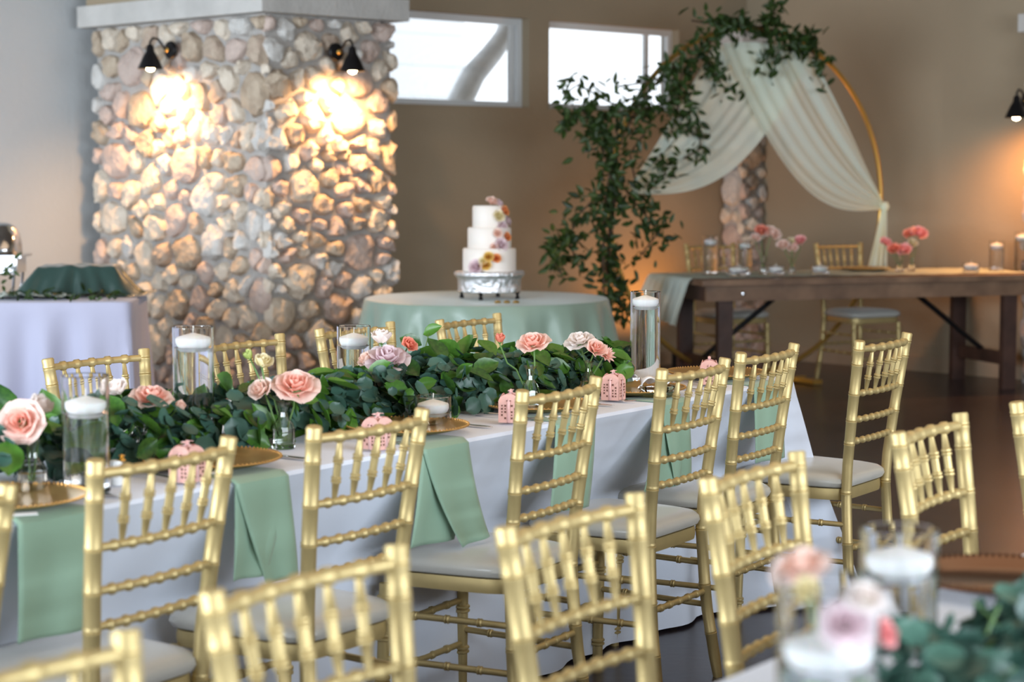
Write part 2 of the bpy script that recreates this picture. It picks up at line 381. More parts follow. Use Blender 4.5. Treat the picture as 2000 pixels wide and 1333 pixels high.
# corner pilaster and a second pilaster at the picture's right edge
def pilaster(name, a0, a1, b0, b1, seed, cap):
    p = thing(name, (0, 0, 0), None, None); p['kind'] = 'structure'
    rbox(MB(), a0 + .02, a1, b0 + .02, b1 - .02, 0, cap).build('mortar_core', M_MORTAR, p, False)
    clad(p, RP(a0 + .02, b1, 0), -E2, b1 - b0, cap, .19, random.Random(seed), z_stuff=.9, depth=.04)
    clad(p, RP(a0, b0 + .02, 0), E1, a1 - a0, cap, .17, random.Random(seed + 1), z_stuff=.9, depth=.04)
    rbox(MB(), a0 - .05, a1, b0 - .05, b1 + .03, cap, cap + .12).build('cap_slab', M_CAP, p, False)
    return p
pb = b_at(1443, A2 - .30)
pilaster("corner_pilaster", A2 - .30, A2, pb, B1, 11, 2.38)
b_r = b_at(1990, A2 - .20)
pilaster('side_pilaster', A2 - .20, A2, b_r - .9, b_r, 21, 2.38)

# ------------------------------------------------------------------ sconces on the column
def sconce(name, base, out, side, label, power, tilt=.0, col=(1.0, .53, .20)):
    """base on the wall, out = wall normal, side = along the wall"""
    t = thing(name, base, label, 'wall lamp')
    out = Vector(out).normalized(); s = Vector(side).normalized(); Z = Vector((0, 0, 1))
    MB().lathe([(.056, 0), (.056, .012), (.050, .02), (.0, .026)], 24, (0, 0, 0), out).build('back_plate', M_BLACK, t)
    sh = out * .155
    arm = [out * .02, out * .05 + Z * .005, out * .075 + Z * .035, out * .10 + Z * .062, out * .135 + Z * .068, out * .158 + Z * .045, out * .158 + Z * .01]
    MB().tube(arm, .0075, 8).build('arm', M_BLACK, t)
    MB().lathe([(.016, 0), (.012, .012), (0, .013)], 12, out * .035, out).build('brass_knob', M_HOOP, t)
    top = out * .158 + Z * .015; ax = (-Z * 1 - out * tilt).normalized()
    MB().lathe([(.014, -.012), (.022, .0), (.026, .03), (.042, .055), (.075, .128), (.078, .136), (.073, .133), (.038, .058), (.022, .034), (.0, .03)], 28, top, ax, cap=False).build('shade', M_BLACK, t)
    bl = MB().lathe([(0, .07), (.02, .078), (.03, .10), (.03, .125), (.02, .145), (0, .152)], 16, top, ax, cap=False).build('bulb', M_BULB, t)
    l = bpy.data.lights.new('sconce_lamp', 'SPOT'); l.energy = power; l.color = col; l.spot_size = radians(160); l.spot_blend = .9; l.shadow_soft_size = .06
    o = bpy.data.objects.new('sconce_lamp', l); COL.objects.link(o); o.location = Vector(base) + top + ax * .158
    o.rotation_euler = (ax * 1.0 - out * .30).to_track_quat('-Z', 'Y').to_euler()
    return t
def on_wall(px, py, n, d):
    r = ray(px, py); o = Vector((0, 0, H)); n = Vector(n); t = (d - n.dot(o)) / n.dot(r); return o + r * t
SP = 88
b = on_wall(335, 98, E1, KA - .035); sconce('sconce', b, -E1, -E2, 'black gooseneck wall lamp lit on the stone column face left of its corner', SP)
b = on_wall(655, 102, E2, KB - .035); sconce('sconce', b, -E2, E1, 'black gooseneck wall lamp lit on the stone column face nearer the windows', SP)
b = on_wall(2010, 196, E1, A2 - .25); sconce('sconce', b, -E1, E2, 'dark wall lamp at the right edge glowing onto the beige wall', 52, 0, (1.0, .42, .13))
# uplights on the floor behind the head table
def uplight(loc, label, power, aim):
    t = thing('uplight', loc, label, 'floor lamp')
    MB().lathe([(.06, 0), (.07, .01), (.07, .15), (.06, .16), (.055, .13), (0, .13)], 20).build('housing', M_BLACK, t)
    MB().lathe([(.05, .131), (0, .134)], 16, cap=False).build('lens', M_BULB, t)
    l = bpy.data.lights.new('uplight_lamp', 'SPOT'); l.energy = power; l.color = (1.0, .42, .12); l.spot_size = radians(150); l.spot_blend = .9; l.shadow_soft_size = .06
    o = bpy.data.objects.new('uplight_lamp', l); COL.objects.link(o); o.location = Vector(loc) + Vector((0, 0, .18)); o.rotation_euler = Vector(aim).to_track_quat('-Z', 'Y').to_euler()
uplight(RP(11.0, B1 - .42), 'small black uplight on the floor by the corner behind the head table', 34, (-.25, .1, 1))

# ================================================================== CHAIRS
def rod(p0, p1, r, rings=(), ringr=None, taper=None, n=10):
    """bamboo style turned rod: ring pairs at fractions of its length"""
    p0, p1 = Vector(p0), Vector(p1); L = (p1 - p0).length; ringr = ringr or r * 1.32
    prof = [(r * (taper(0) if taper else 1), 0)]
    for f in rings:
        b = r * (taper(f) if taper else 1); g = ringr / r * b; z = f * L; e = max(.003, r * .28)
        prof += [(b, z - 2.6 * e), (g, z - 1.8 * e), (g, z - .7 * e), (b * .98, z), (g, z + .7 * e), (g, z + 1.8 * e), (b, z + 2.6 * e)]
    prof.append((r * (taper(1) if taper else 1), L))
    return MB().lathe(prof, n, p0, p1 - p0)
def sweep_post(pts, r, rings, n=12):
    """curved post with ring pairs at given heights"""
    P = [Vector(p) for p in pts]
    def pos(z):
        for a, b in zip(P, P[1:]):
            if a.z <= z <= b.z: return a.lerp(b, (z - a.z) / (b.z - a.z))
        return P[-1] if z > P[-1].z else P[0]
    zs = [(P[0].z, r * .82)]
    zs += [(z, r) for z in (.06, .2, .44, .52, .60, .70, .80)]
    e = .0032
    for z in rings: zs += [(z - 2.4 * e, r), (z - 1.7 * e, r * 1.075), (z - .6 * e, r * 1.075), (z, r * .93), (z + .6 * e, r * 1.075), (z + 1.7 * e, r * 1.075), (z + 2.4 * e, r)]
    zs += [(P[-1].z - .004, r * 1.05), (P[-1].z, r * .9)]
    zs.sort()
    return MB().tube([pos(z) for z, _ in zs], [q for _, q in zs], n)
CH_LABEL = []
def make_chair():
    t = thing('chiavari_chair', (0, 0, 0), '', 'chair')
    ytop = -.232
    for sx in (-1, 1):
        x = sx
        pts = [(x * .180, -.222, 0), (x * .164, -.190, .22), (x * .155, -.178, .42), (x * .157, -.180, .50), (x * .172, -.202, .70), (x * .190, ytop, .92)]
        sweep_post(pts, .0168, [.13, .27, .43, .59, .665, .75, .845, .893]).build('back_post', M_GOLD, t)
        rod((x * .195, .185, 0), (x * .188, .172, .405), .0158, [.12, .38, .66, .90]).build('leg', M_GOLD, t)
    def py(z):  # back line y at height
        return -.180 - (z - .50) * .11 - max(0, z - .70) * .036
    def rail(name, z, hw, bow, nr, r=.0092):
        n = nr * 10; pts = []; rr = []
        for i in range(n + 1):
            f = i / n; x = -hw + 2 * hw * f; pts.append((x, py(z) - bow * (1 - (2 * f - 1) ** 2), z))
            k = (f * nr) % 1; d = min(k, 1 - k); rr.append(r * (1.26 if d < .11 and .02 < f < .98 else .90))
        MB().tube(pts, rr, 10).build(name, M_GOLD, t); return pts
    rail('top_rail', .893, .182, .024, 6, .0112)
    rail('cross_rail', .750, .172, .018, 8); rail('cross_rail', .665, .165, .014, 8); rail('cross_rail', .595, .160, .010, 8)
    tp = lambda f: .66 + .5 * sin(pi * min(1, max(0, f))) ** .8
    for i in range(5):
        f = (i + 1) / 6; c = 1 - (2 * f - 1) ** 2
        rod((-.166 + .332 * f, py(.75) - .018 * c, .755), (-.178 + .356 * f, py(.893) - .024 * c, .886), .0078, [.33, .66], taper=tp, n=8).build('spindle', M_GOLD, t)
    # seat frame: rounded trapezoid
    def outline(f, g=0):
        a = 2 * pi * f; e = .30; cx, cy = cos(a), sin(a)
        sx = (abs(cx) ** e) * (1 if cx >= 0 else -1); sy = (abs(cy) ** e) * (1 if cy >= 0 else -1)
        y = .007 + sy * (.183 + g); wv = .166 + (y + .18) / .36 * .038
        return sx * (wv + g), y
    N = 40
    mb = MB(); mb.grid(lambda f, j: (*outline(f, -.002 if j in (0, 1) else 0), .405 + .036 * j), N, 4, True)
    k = 0; mb.f.append(tuple(reversed([i * 4 for i in range(N)]))); mb.f.append(tuple(i * 4 + 3 for i in range(N)))
    mb.build('seat_frame', M_GOLD, t)
    prof = [(-.010, .442), (.006, .448), (.012, .460), (.009, .473), (-.006, .484), (-.04, .492), (-.10, .496)]
    mb = MB(); mb.grid(lambda f, j: (lambda o, q: (o[0], o[1], q[1]))(outline(f, prof[round(j * 6)][0]), prof[round(j * 6)]), N, 7, True)
    mb.f.append(tuple(i * 7 + 6 for i in range(N))); mb.f.append(tuple(reversed([i * 7 for i in range(N)])))
    tag(mb.build('cushion', M_SATIN, t), 'ivory satin seat cushion')
    for z in (.17, .29): rod((-.188, .178, z), (.188, .178, z), .0085, [.2, .4, .6, .8]).build('stretcher', M_GOLD, t)
    for sx in (-1, 1):
        for z in (.21, .33): rod((sx * .165, -.19, z), (sx * .191, .176, z), .0085, [.25, .5, .75]).build('stretcher', M_GOLD, t)
    rod((-.163, -.187, .25), (.163, -.187, .25), .0085, [.17, .33, .5, .67, .83]).build('stretcher', M_GOLD, t)
    return t
proto = make_chair(); index_kids(); first = [True]
def chair_at(L, Rr, label, group, facing=1, dv=0, yaw=None, scale=1, y2=None):
    a, b = (at(*L, .92 * scale), at(*Rr, .92 * scale))
    d = b - a; ang = atan2(d.y, d.x) if yaw is None else yaw
    mid = (a + b) / 2; return chair_pos(mid.x, mid.y, ang, label, group, facing, scale)
def chair_pos(x, y, ang, label, group, facing=1, scale=1, top=True):
    fwd = Vector((-sin(ang), cos(ang), 0)) * facing
    o = proto if first[0] else dup(proto); first[0] = False
    p = Vector((x, y, 0)) + (fwd * .232 * scale if top else Vector())
    o.location = p; o.rotation_euler = (0, 0, ang if facing == 1 else ang + pi); o.scale = (scale,) * 3
    tag(o, label, 'chair', group); return o
G1, G2, G3, G4 = 'chairs on the near side of the long white table', 'chairs on the far side of the long white table', 'chairs in the blurred foreground row', 'chairs behind the wooden head table'
AR = A_ROW + radians(2.3)
N = [((186, 899), (448, 853), 'gold bamboo-style chair at left, its frame over the second gold plate from the left'),
     ((612, 834), (827, 798), 'gold bamboo-style chair before the low candle glass, napkin tip lying on its seat'),
     ((1022, 763), (1164, 736), 'gold bamboo-style chair at centre, standing just before the bud vase with one big peach rose'),
     ((1297, 721), (1414, 700), 'palest gold chair of the near row, pink bow box seen over its top rail'),
     ((1450, 689), (1550, 671), 'gold bamboo-style chair second from the right end of the sharp near row'),
     ((1680, 666), (1772, 650), 'gold bamboo-style chair at the right end of the near row, standing apart over dark floor')]
d0 = at(15, 945, .92) - (Vector((cos(AR), sin(AR), 0)) * .19)
chair_pos(d0.x, d0.y, AR, 'gold bamboo-style chair cut by the left edge, its right post beside the first plate', G1)
for a, b_, l in N: chair_at(a, b_, l, G1, yaw=None)
FR = [((89, 701), (284, 681), 'gold chair behind the left cylinder vase, facing us before the lilac-white cloth'),
      ((626, 642), (759, 629), 'gold chair behind the white and lavender flowers, before the foot of the stone column'),
      ((856, 625), (972, 612), 'gold chair facing us before the green round tablecloth')]
for a, b_, l in FR: chair_at(a, b_, l, G2, facing=-1)
d0 = at(546, 652, .92) - (Vector((cos(AR), sin(AR), 0)) * .19)
chair_pos(d0.x, d0.y, AR, 'gold chair facing us right of the tallest left vase, before the stones', G2, -1)
GR = [((420, 1152), (768, 1065), 'blurred gold chair in the foreground row, bottom centre-left, in front of an ivory seat'),
      ((993, 1027), (1234, 964), 'blurred gold chair at bottom centre of the foreground row'),
      ((1387, 931), (1550, 883), 'gold foreground chair left of the blurred rose, its back leaning over the aisle'),
      ((1751, 845), (1877, 806), 'gold foreground chair behind the blurred candle vase, alone against the dark floor')]
for a, b_, l in GR: chair_at(a, b_, l, G3, facing=-1)
AG = radians(57)
d0 = at(245, 1230, .92) - (Vector((cos(AG), sin(AG), 0)) * .19)
chair_pos(d0.x, d0.y, AG, 'blurred gold chair back in the bottom left corner', G3, -1)
d0 = at(1985, 785, .92) + (Vector((cos(AG), sin(AG), 0)) * .19)
chair_pos(d0.x, d0.y, AG, 'chair cut by the right edge, only a grey-green gold post showing', G3, -1)
HA = radians(17); HX = Vector((cos(HA), sin(HA), 0)); HY = Vector((-sin(HA), cos(HA), 0))
H0 = Vector((1.19, 12.42, 0))            # head table near left corner
def hp(u, v, z=0): return H0 + HX * u + HY * v + Vector((0, 0, z))
c1 = atY(1386, 478, 13.75); chair_pos(c1.x, c1.y, radians(28), 'gold chair at the head table behind the left tall vase', G4, -1, 1.03)
c2 = atY(1637, 478, 13.82); chair_pos(c2.x, c2.y, radians(30), 'gold chair at the head table below the hanging end of the chiffon', G4, -1, 1.03)

# ================================================================== TABLES AND CLOTHS
TZ = .762
def skirted_cloth(name, outline, z, drop, mat_, off, label, cat, nlev=14, parent=None, group=None, inset=.0):
    """outline(f)->(point, outward normal); off(f, depth 0..1)->outward offset"""
    N = 360; mb = MB(); rows = []
    lv = [(0, 0)] + [((i + 1) / nlev) for i in range(nlev)]
    def pt(i, k):
        f = i / N; p, n = outline(f)
        if k == 0: return p - n * .012 + Vector((0, 0, z))
        if k == 1: return p - n * .002 + Vector((0, 0, z - .003))
        if k == 2: return p + n * .003 + Vector((0, 0, z - .012))
        d = (k - 2) / nlev; return p + n * (.004 + off(f, d)) + Vector((0, 0, z - .012 - d * drop))
    K = nlev + 3
    vs = [pt(i, k) for i in range(N) for k in range(K)]
    fs = [(i * K + k, i * K + k + 1, ((i + 1) % N) * K + k + 1, ((i + 1) % N) * K + k) for i in range(N) for k in range(K - 1)]
    fs.append(tuple(i * K for i in range(N)))
    mb.add(vs, fs); o = mb.build(name, mat_, parent); return tag(o, label, cat, group)
def rect_outline(origin, X, Y, L, W, r=.04):
    pts = []; per = []
    segs = []
    cs = [((r, r), pi), ((L - r, r), 1.5 * pi), ((L - r, W - r), 0), ((r, W - r), .5 * pi)]
    path = []
    for (cx, cy), a0 in cs:
        for i in range(9):
            a = a0 + pi / 2 * i / 8; path.append((cx + r * cos(a), cy + r * sin(a), cos(a), sin(a)))
    path.append(path[0]); Ls = [0]
    for p, q in zip(path, path[1:]): Ls.append(Ls[-1] + sqrt((p[0] - q[0]) ** 2 + (p[1] - q[1]) ** 2))
    def fn(f):
        t = f * Ls[-1]; k = 0
        while k < len(Ls) - 2 and Ls[k + 1] < t: k += 1
        g = (t - Ls[k]) / max(1e-9, Ls[k + 1] - Ls[k]); p, q = path[k], path[k + 1]
        x, y, nx, ny = [p[i] + (q[i] - p[i]) * g for i in range(4)]; l = sqrt(nx * nx + ny * ny)
        return Vector(origin) + X * x + Y * y, (X * nx + Y * ny) / l
    fn.path = path; fn.len = Ls[-1]; return fn
def table_frame(name, origin, X, Y, L, W, z, label):
    t = thing(name, (0, 0, 0), label, 'table')
    c = Vector(origin) + X * L / 2 + Y * W / 2; Rm = Matrix((X, Y, Vector((0, 0, 1)))).transposed()
    MB().box(c + Vector((0, 0, z - .016)), (L - .03, W - .03, .026), M=Rm).build('table_top', M_WOOD, t, False)
    for fx in (.12, .88):
        for fy in (.32, .68): MB().tube([c + X * (fx - .5) * L + Y * (fy - .5) * W, c + X * (fx - .5) * L + Y * (fy - .5) * W + Vector((0, 0, z - .03))], .016, 8).build('leg', M_BLACK, t)
    return t
# long table
TU0, TU1, TV0, TV1 = .9, 5.87, 3.03, 4.13
O1 = uv(TU0, TV0); ol = rect_outline(O1, U, V, TU1 - TU0, TV1 - TV0)
table_frame('long_table', O1, U, V, TU1 - TU0, TV1 - TV0, TZ, 'long folding table hidden under the long white cloth')
def off_long(f, d):
    p, n = ol(f); nv = n.dot(V); nu = n.dot(U); s = p.dot(U)
    g = max(0, d - .02)
    near = -.185 * min(1, d / .36) if nv < 0 else .02
    e = abs(nv) ** 2 * near + max(0, nu) ** 2 * (.10 * d) + max(0, -nu) ** 2 * .05 * d
    corner = (1 - abs(abs(nu) - abs(nv))) ** 1.0 if min(abs(nu), abs(nv)) > .05 else 0
    e += corner * (.40 * d ** .9)
    w_ = 6.2 if nv < -.5 else 9
    fold = .015 * sin(s * 11 + 1.2 * sin(s * 3.1)) + .014 * sin(s * 23 + 2 + sin(s * 5)) + .02 * sin(p.dot(V) * 17)
    # folds near the right end corner
    e += fold * g * (1.0 + .9 * max(0, nu))
    near_end = max(0, 1 - abs(s - TU1) / .35) * (nv < -.5)
    return e + near_end * .16 * d
skirted_cloth('tablecloth', ol, TZ + .006, .745, M_CLOTH, off_long, 'white floor-length cloth on the long dining table in the centre', 'tablecloth')
# foreground table
GU0, GU1, GV1 = .3, 5.2, 1.30
O2 = uv(GU0, GV1 - 1.1); ol2 = rect_outline(O2, U, V, GU1 - GU0, 1.1)
table_frame('foreground_table', O2, U, V, GU1 - GU0, 1.1, TZ, 'second long table under a white cloth at the bottom right corner')
def off2(f, d):
    p, n = ol2(f); nv = n.dot(V); s = p.dot(U)
    return (-.03 * min(1, d / .36) if nv > .5 else .03) + .02 * sin(s * 13) * d
skirted_cloth('tablecloth', ol2, TZ + .006, .745, M_CLOTH, off2, 'blurred white cloth on the foreground table in the bottom right corner', 'tablecloth')
# buffet table at left
BX = Vector((cos(radians(4)), sin(radians(4)), 0)); BY = Vector((-BX.y, BX.x, 0))
bR = at(256, 592, TZ); bR.z = 0; O3 = bR - BX * 2.4; ol3 = rect_outline(O3, BX, BY, 2.4, .76, .05)
table_frame('buffet_table', O3, BX, BY, 2.4, .76, TZ, 'buffet table hidden under the lilac-white cloth at left')
def off3(f, d):
    p, n = ol3(f); s = p.dot(BX); t = p.dot(BY)
    cr = max(0, 1 - abs(abs(n.dot(BX)) - abs(n.dot(BY)))) if min(abs(n.dot(BX)), abs(n.dot(BY))) > .05 else 0
    return .012 * d + .055 * d * sin(s * 17 + 2 * sin(s * 4)) + .03 * d * sin(s * 33 + 1) + .02 * d * sin(t * 22) + cr * .10 * d
skirted_cloth('tablecloth', ol3, TZ + .006, .745, M_CLOTH2, off3, 'lilac-white cloth with soft folds on the buffet table at left', 'tablecloth')
# round cake table
cc = at(950, 584, TZ); RR = .655
def olr(f): a = 2 * pi * f; n = Vector((cos(a), sin(a), 0)); return Vector((cc.x, cc.y, 0)) + n * RR, n
def offr(f, d):
    a = 2 * pi * f; return .10 * d + .065 * d ** .8 * sin(19 * a + 1.3 * sin(3 * a)) + .014 * d * sin(43 * a)
rt = thing('round_table', (cc.x, cc.y, 0), 'round table hidden under the sage green satin cloth', 'table')
MB().lathe([(RR - .02, TZ - .03), (RR - .02, TZ - .004)], 48).build('table_top', M_WOOD, rt)
MB().lathe([(.28, 0), (.28, .03), (.04, .06), (.04, TZ - .03)], 24).build('pedestal', M_BLACK, rt)
skirted_cloth('tablecloth', olr, TZ + .006, .745, M_SAGET, offr, 'sage green satin cloth on the round cake table', 'tablecloth')

# ------------------------------------------------------------------ head table (farmhouse)
HT = thing('farmhouse_table', (0, 0, 0), 'long dark wooden farmhouse head table with black metal braces', 'table')
HRm = Matrix((HX, HY, Vector((0, 0, 1)))).transposed()
HL, HW, HZ = 2.44, .92, .765
for i in range(6):
    w_ = HW / 6; MB().box(hp(HL / 2, w_ * (i + .5), HZ - .019), (HL, w_ - .004, .036 + .001 * (i % 2)), M=HRm).build('plank', M_WOODT, HT, False)
def hbox(name, u, v, z, su, sv, sz, m=M_WOOD): return MB().box(hp(u, v, z), (su, sv, sz), M=HRm).build(name, m, HT, False)
AZ = HZ - .038
hbox('apron', HL / 2, .075, AZ - .05, HL - .10, .03, .10, M_WOODT); hbox('apron', HL / 2, HW - .075, AZ - .05, HL - .10, .03, .10)
hbox('apron', .065, HW / 2, AZ - .05, .03, HW - .18, .10); hbox('apron', HL - .065, HW / 2, AZ - .05, .03, HW - .18, .10)
hbox('apron', .30, HW / 2, AZ - .05, .03, HW - .18, .10)
for u in (.20, HL - .20):
    for v in (.12, .78): hbox('leg', u, v, (AZ) / 2, .10, .05, AZ)
    hbox('crossbar', u, .45, .20, .04, .61, .085)
for s, u0, u1 in ((0, .20, .78), (1, HL - .20, HL - .78)):
    MB().tube([hp(u0, .45, .24), hp(u1, .45, AZ - .05)], .018, 8).build('brace', M_BLACK, HT)
hbox('brace_bracket', .78, .45, AZ - .05, .10, .06, .03, M_BLACK); hbox('brace_bracket', HL - .78, .45, AZ - .05, .10, .06, .03, M_BLACK)
MB().lathe([(.014, 0), (.010, .007), (0, .009)], 12, hp(.30, .056, AZ - .055), -HY).build('bolt', M_STEEL, HT)
# gauze runner lying on the table and falling over its left end
def runner(f, g):
    L = 2.72; s = f * L; v = .17 + g * .72 + .025 * sin(s * 5) - .02 * sin(s * 3 + 1)
    if s < 2.45: return hp(HL - s, v, HZ + .0035 + .002 * sin(s * 21 + g * 9) ** 2)
    d = s - 2.45; x = min(d, .02)
    k = 1 + .25 * d; v2 = .53 + (v - .53) * k + .1 * d; tail = .55 + .45 * sin(pi * (g * .5 + .2)) * (1 - .35 * sin(g * 9) ** 2)
    wv = .03 * sin(g * 22 + 2) * min(1, d * 5) + .015 * sin(g * 40) * d * 2
    return hp(-x - .006 - .20 * d - abs(wv) * .8, v2, HZ + .004 - max(0, d - .006) * (.62 + .30 * tail + .30 * (1 - g)))
mb = MB().grid(runner, 130, 60)
tag(mb.build('table_runner', M_GAUZE), 'pale mint gauze runner lying along the wooden head table and falling off its left end', 'table runner')

# ================================================================== GLASS, CANDLES
def floating_candle(mb, r, z):
    mb.lathe([(0, z - .012), (r * .55, z - .016), (r * .9, z - .003), (r, z + .006), (r, z + .016), (r * .93, z + .019), (r * .55, z + .024), (r * .15, z + .029), (0, z + .030)], 32, cap=False)
def cyl_vase(loc, h, r, label, group, fill=.8, name='candle_vase', candle=True):
    t = thing(name, loc, label, 'vase', group=group); wl = h * fill
    MB().lathe([(0, 0), (r * .96, 0), (r, .004), (r, .009), (r, h - .006), (r, h - .0015), (r - .0012, h), (r - .0025, h - .0015), (r - .0025, h - .006), (r - .0025, .017), (r - .0025, .012), (0, .011)], 40, cap=False).build('glass', M_GLASS, t)
    MB().lathe([(0, .0125), (r - .0031, .0135), (r - .0031, wl), (0, wl)], 40, cap=False).build('water', M_WATER, t)
    if candle:
        c = thing('floating_candle', Vector(loc) + Vector((0, 0, wl)), label.replace('vase', 'vase', 1).split(' vase')[0], 'candle')
        c['label'] = 'white floating candle in the ' + label; 
        c['group'] = 'floating candles'
        mb = MB(); floating_candle(mb, r * .86, .006); mb.build('wax', M_WAX, c)
        MB().tube([(0, 0, .036), (.001, 0, .052)], .0013, 6).build('wick', M_WICK, c)
    return t
VG, VL = 'tall cylinder vases with floating candles', 'low candle glasses'
def base(px, py): return at(px, py, TZ + .008)
cyl_vase(base(170, 962), .250, .050, 'glass cylinder vase at the left above the first plate', VG, .68)
cyl_vase(base(380, 876), .300, .050, 'tallest glass vase left of centre before the stone column', VG, .83)
cyl_vase(base(692, 795), .235, .049, 'cylinder vase beside the lavender rose', VG, .76)
cyl_vase(base(1260, 752), .298, .0485, 'tall water vase at the right end of the leaf garland', VG, .84)
cyl_vase(base(846, 834), .083, .049, 'low round glass with half water beside the third plate', VL, .46, 'candle_glass')
# foreground ones
cyl_vase(base(1612, 1627), .265, .052, 'blurred foreground glass at bottom, nearest the camera', VG, .66)
cyl_vase(base(1752, 1353), .217, .050, 'blurred foreground vase behind the roses at right', VG, .73)
HVz = HZ + .008
def hbase(px, v): 
    d = ray(px, CY); q = H0 + HY * v; n = HY; t = q.dot(n) / Vector((d.x, d.y, 0)).dot(n); return Vector((d.x * t, d.y * t, HVz))
HV = 'vases along the wooden head table'
cyl_vase(hbase(1386, .50), .25, .052, 'leftmost tall vase on the wooden head table', HV, .8)
cyl_vase(hbase(1453, .62), .215, .050, 'second tall vase from the left on the wooden head table', HV, .78)
cyl_vase(hbase(1943, .45), .20, .050, 'shorter vase near the right end of the head table', HV, .75)
cyl_vase(hbase(1992, .40), .26, .050, 'tall vase cut by the right edge on the head table', HV, .8)
HC = 'low candle glasses along the head table'
cyl_vase(hbase(1441, .30), .06, .075, 'wide low glass before the head table vases', HC, .45, 'candle_glass')
cyl_vase(hbase(1514, .28), .06, .060, 'low glass between the two left head table flower clusters', HC, .45, 'candle_glass')
cyl_vase(hbase(1600, .28), .06, .060, 'low glass left of the gold head table plate', HC, .45, 'candle_glass')
cyl_vase(hbase(1894, .25), .065, .055, 'low empty-looking glass near the right end of the head table', HC, .4, 'candle_glass')

def bud_vase(loc, h, label, group, r=.03):
    t = thing('bud_vase', loc, label, 'vase', group=group)
    P = [(0, 0), (r, 0), (r * 1.02, .006), (r * 1.0, h * .42), (r * .80, h * .56), (r * .42, h * .68), (r * .36, h * .78), (r * .5, h * .92), (r * .78, h)]
    Q = [(r * .72, h), (r * .44, h * .92), (r * .30, h * .78), (r * .36, h * .68), (r * .72, h * .55), (r * .92, h * .42), (r * .92, .012), (0, .012)]
    MB().lathe(P + Q, 12, cap=False).build('glass', M_GLASS, t)
    MB().lathe([(0, .013), (r * .88, .014), (r * .88, h * .40), (0, h * .40)], 16, cap=False).build('water', M_WATER, t)
    return t

# ================================================================== ROSES
def petal_mesh(name, w_, hgt, rad, curl, lean, m, zo):
    """petal of a bloom of radius 1: rooted near the axis, cupped to radius rad, its lip curling out (or in when lean < 0)"""
    mb = MB()
    def fn(f, g):
        a = (f - .5) * 2; wd = w_ * (.45 + .55 * min(1, g * 1.8) ** .7) * (1 - .22 * max(0, g - .75) * 4 * .5)
        rr = rad * (1 - (1 - g) ** 2.4) + lean * g * g + curl * max(0, g - .62) ** 1.6 * 2.2 + .05 * a * a * g
        z = zo + hgt * g * (1 - .26 * abs(a) ** 2.6) - curl * max(0, g - .7) ** 1.5 * 1.6 + .05 * sin(a * 5) * g
        th = a * wd
        return (cos(th) * rr, sin(th) * rr, z)
    mb.grid(fn, 9, 6); return mb.mesh(name, m, ang=180)
LAYERS = [  # (count, half width rad, height, radius, curl, lean, z root)
    (3, 1.35, .74, .17, 0, -.03, -.12), (4, 1.05, .74, .30, .03, .0, -.14), (5, .86, .70, .44, .10, .06, -.18), (5, .78, .58, .62, .22, .12, -.20), (6, .66, .36, .80, .34, .16, -.20)]
PM = {}
def petal_set(color):
    if color not in PM: PM[color] = [petal_mesh('petal', l[1], l[2], l[3], l[4], l[5], PET[color], l[6]) for l in LAYERS]
    return PM[color]
def rose(loc, r, color, label, group, direction=(0, 0, 1), stem_to=None, layers=5, name='rose', parts=True):
    t = thing(name, loc, label, 'flower', group=group)
    q = Vector(direction).to_track_quat('Z', 'Y'); ms = petal_set(color); rnd = random.Random(hash((round(loc[0], 3), round(r, 3))) & 0xffff)
    whole = MB()
    for li in range(layers):
        n = LAYERS[li][0]; a0 = rnd.uniform(0, 6)
        for k in range(n):
            a = a0 + 2 * pi * k / n + rnd.uniform(-.12, .12); tl = Euler((rnd.uniform(-.08, .08), rnd.uniform(-.1, .08), 0)).to_quaternion()
            rot = q @ Euler((0, 0, a)).to_quaternion() @ tl; s = r * rnd.uniform(.95, 1.06) * (1 if layers > 4 else 1.18 if layers == 4 else 1.55 if layers == 3 else 1.9)
            if parts:
                o = obj('petal', ms[li], t); o.rotation_mode = 'QUATERNION'; o.rotation_quaternion = rot; o.scale = (s, s, s)
            else:
                Mx = rot.to_matrix() * s; off = Vector()
                whole.add([(Mx @ v.co + off) for v in ms[li].vertices], [tuple(p.vertices) for p in ms[li].polygons])
    if not parts:
        # petals of far blooms are a few pixels each: one mesh, coloured by its own radius
        whole.v = [tuple(c / r for c in v) for v in whole.v]; o = whole.build('petals', PET[color], t); o.scale = (r, r, r)
    MB().lathe([(0, -.30 * r), (.16 * r, -.26 * r), (.30 * r, -.10 * r), (.20 * r, .05 * r), (0, .3 * r)], 10, (0, 0, 0), q @ Vector((0, 0, 1)), cap=False).build('calyx', M_STEM, t)
    if stem_to is not None:
        p0 = q @ Vector((0, 0, -.25 * r)); p1 = Vector(stem_to) - Vector(loc)
        mid = p0.lerp(p1, .5) + Vector((rnd.uniform(-.008, .008), rnd.uniform(-.008, .008), .004))
        MB().tube([p0, p0.lerp(mid, .5) + (q @ Vector((0, 0, -.02 * 1))), mid, p1], .0024, 6).build('stem', M_STEM, t)
    return t
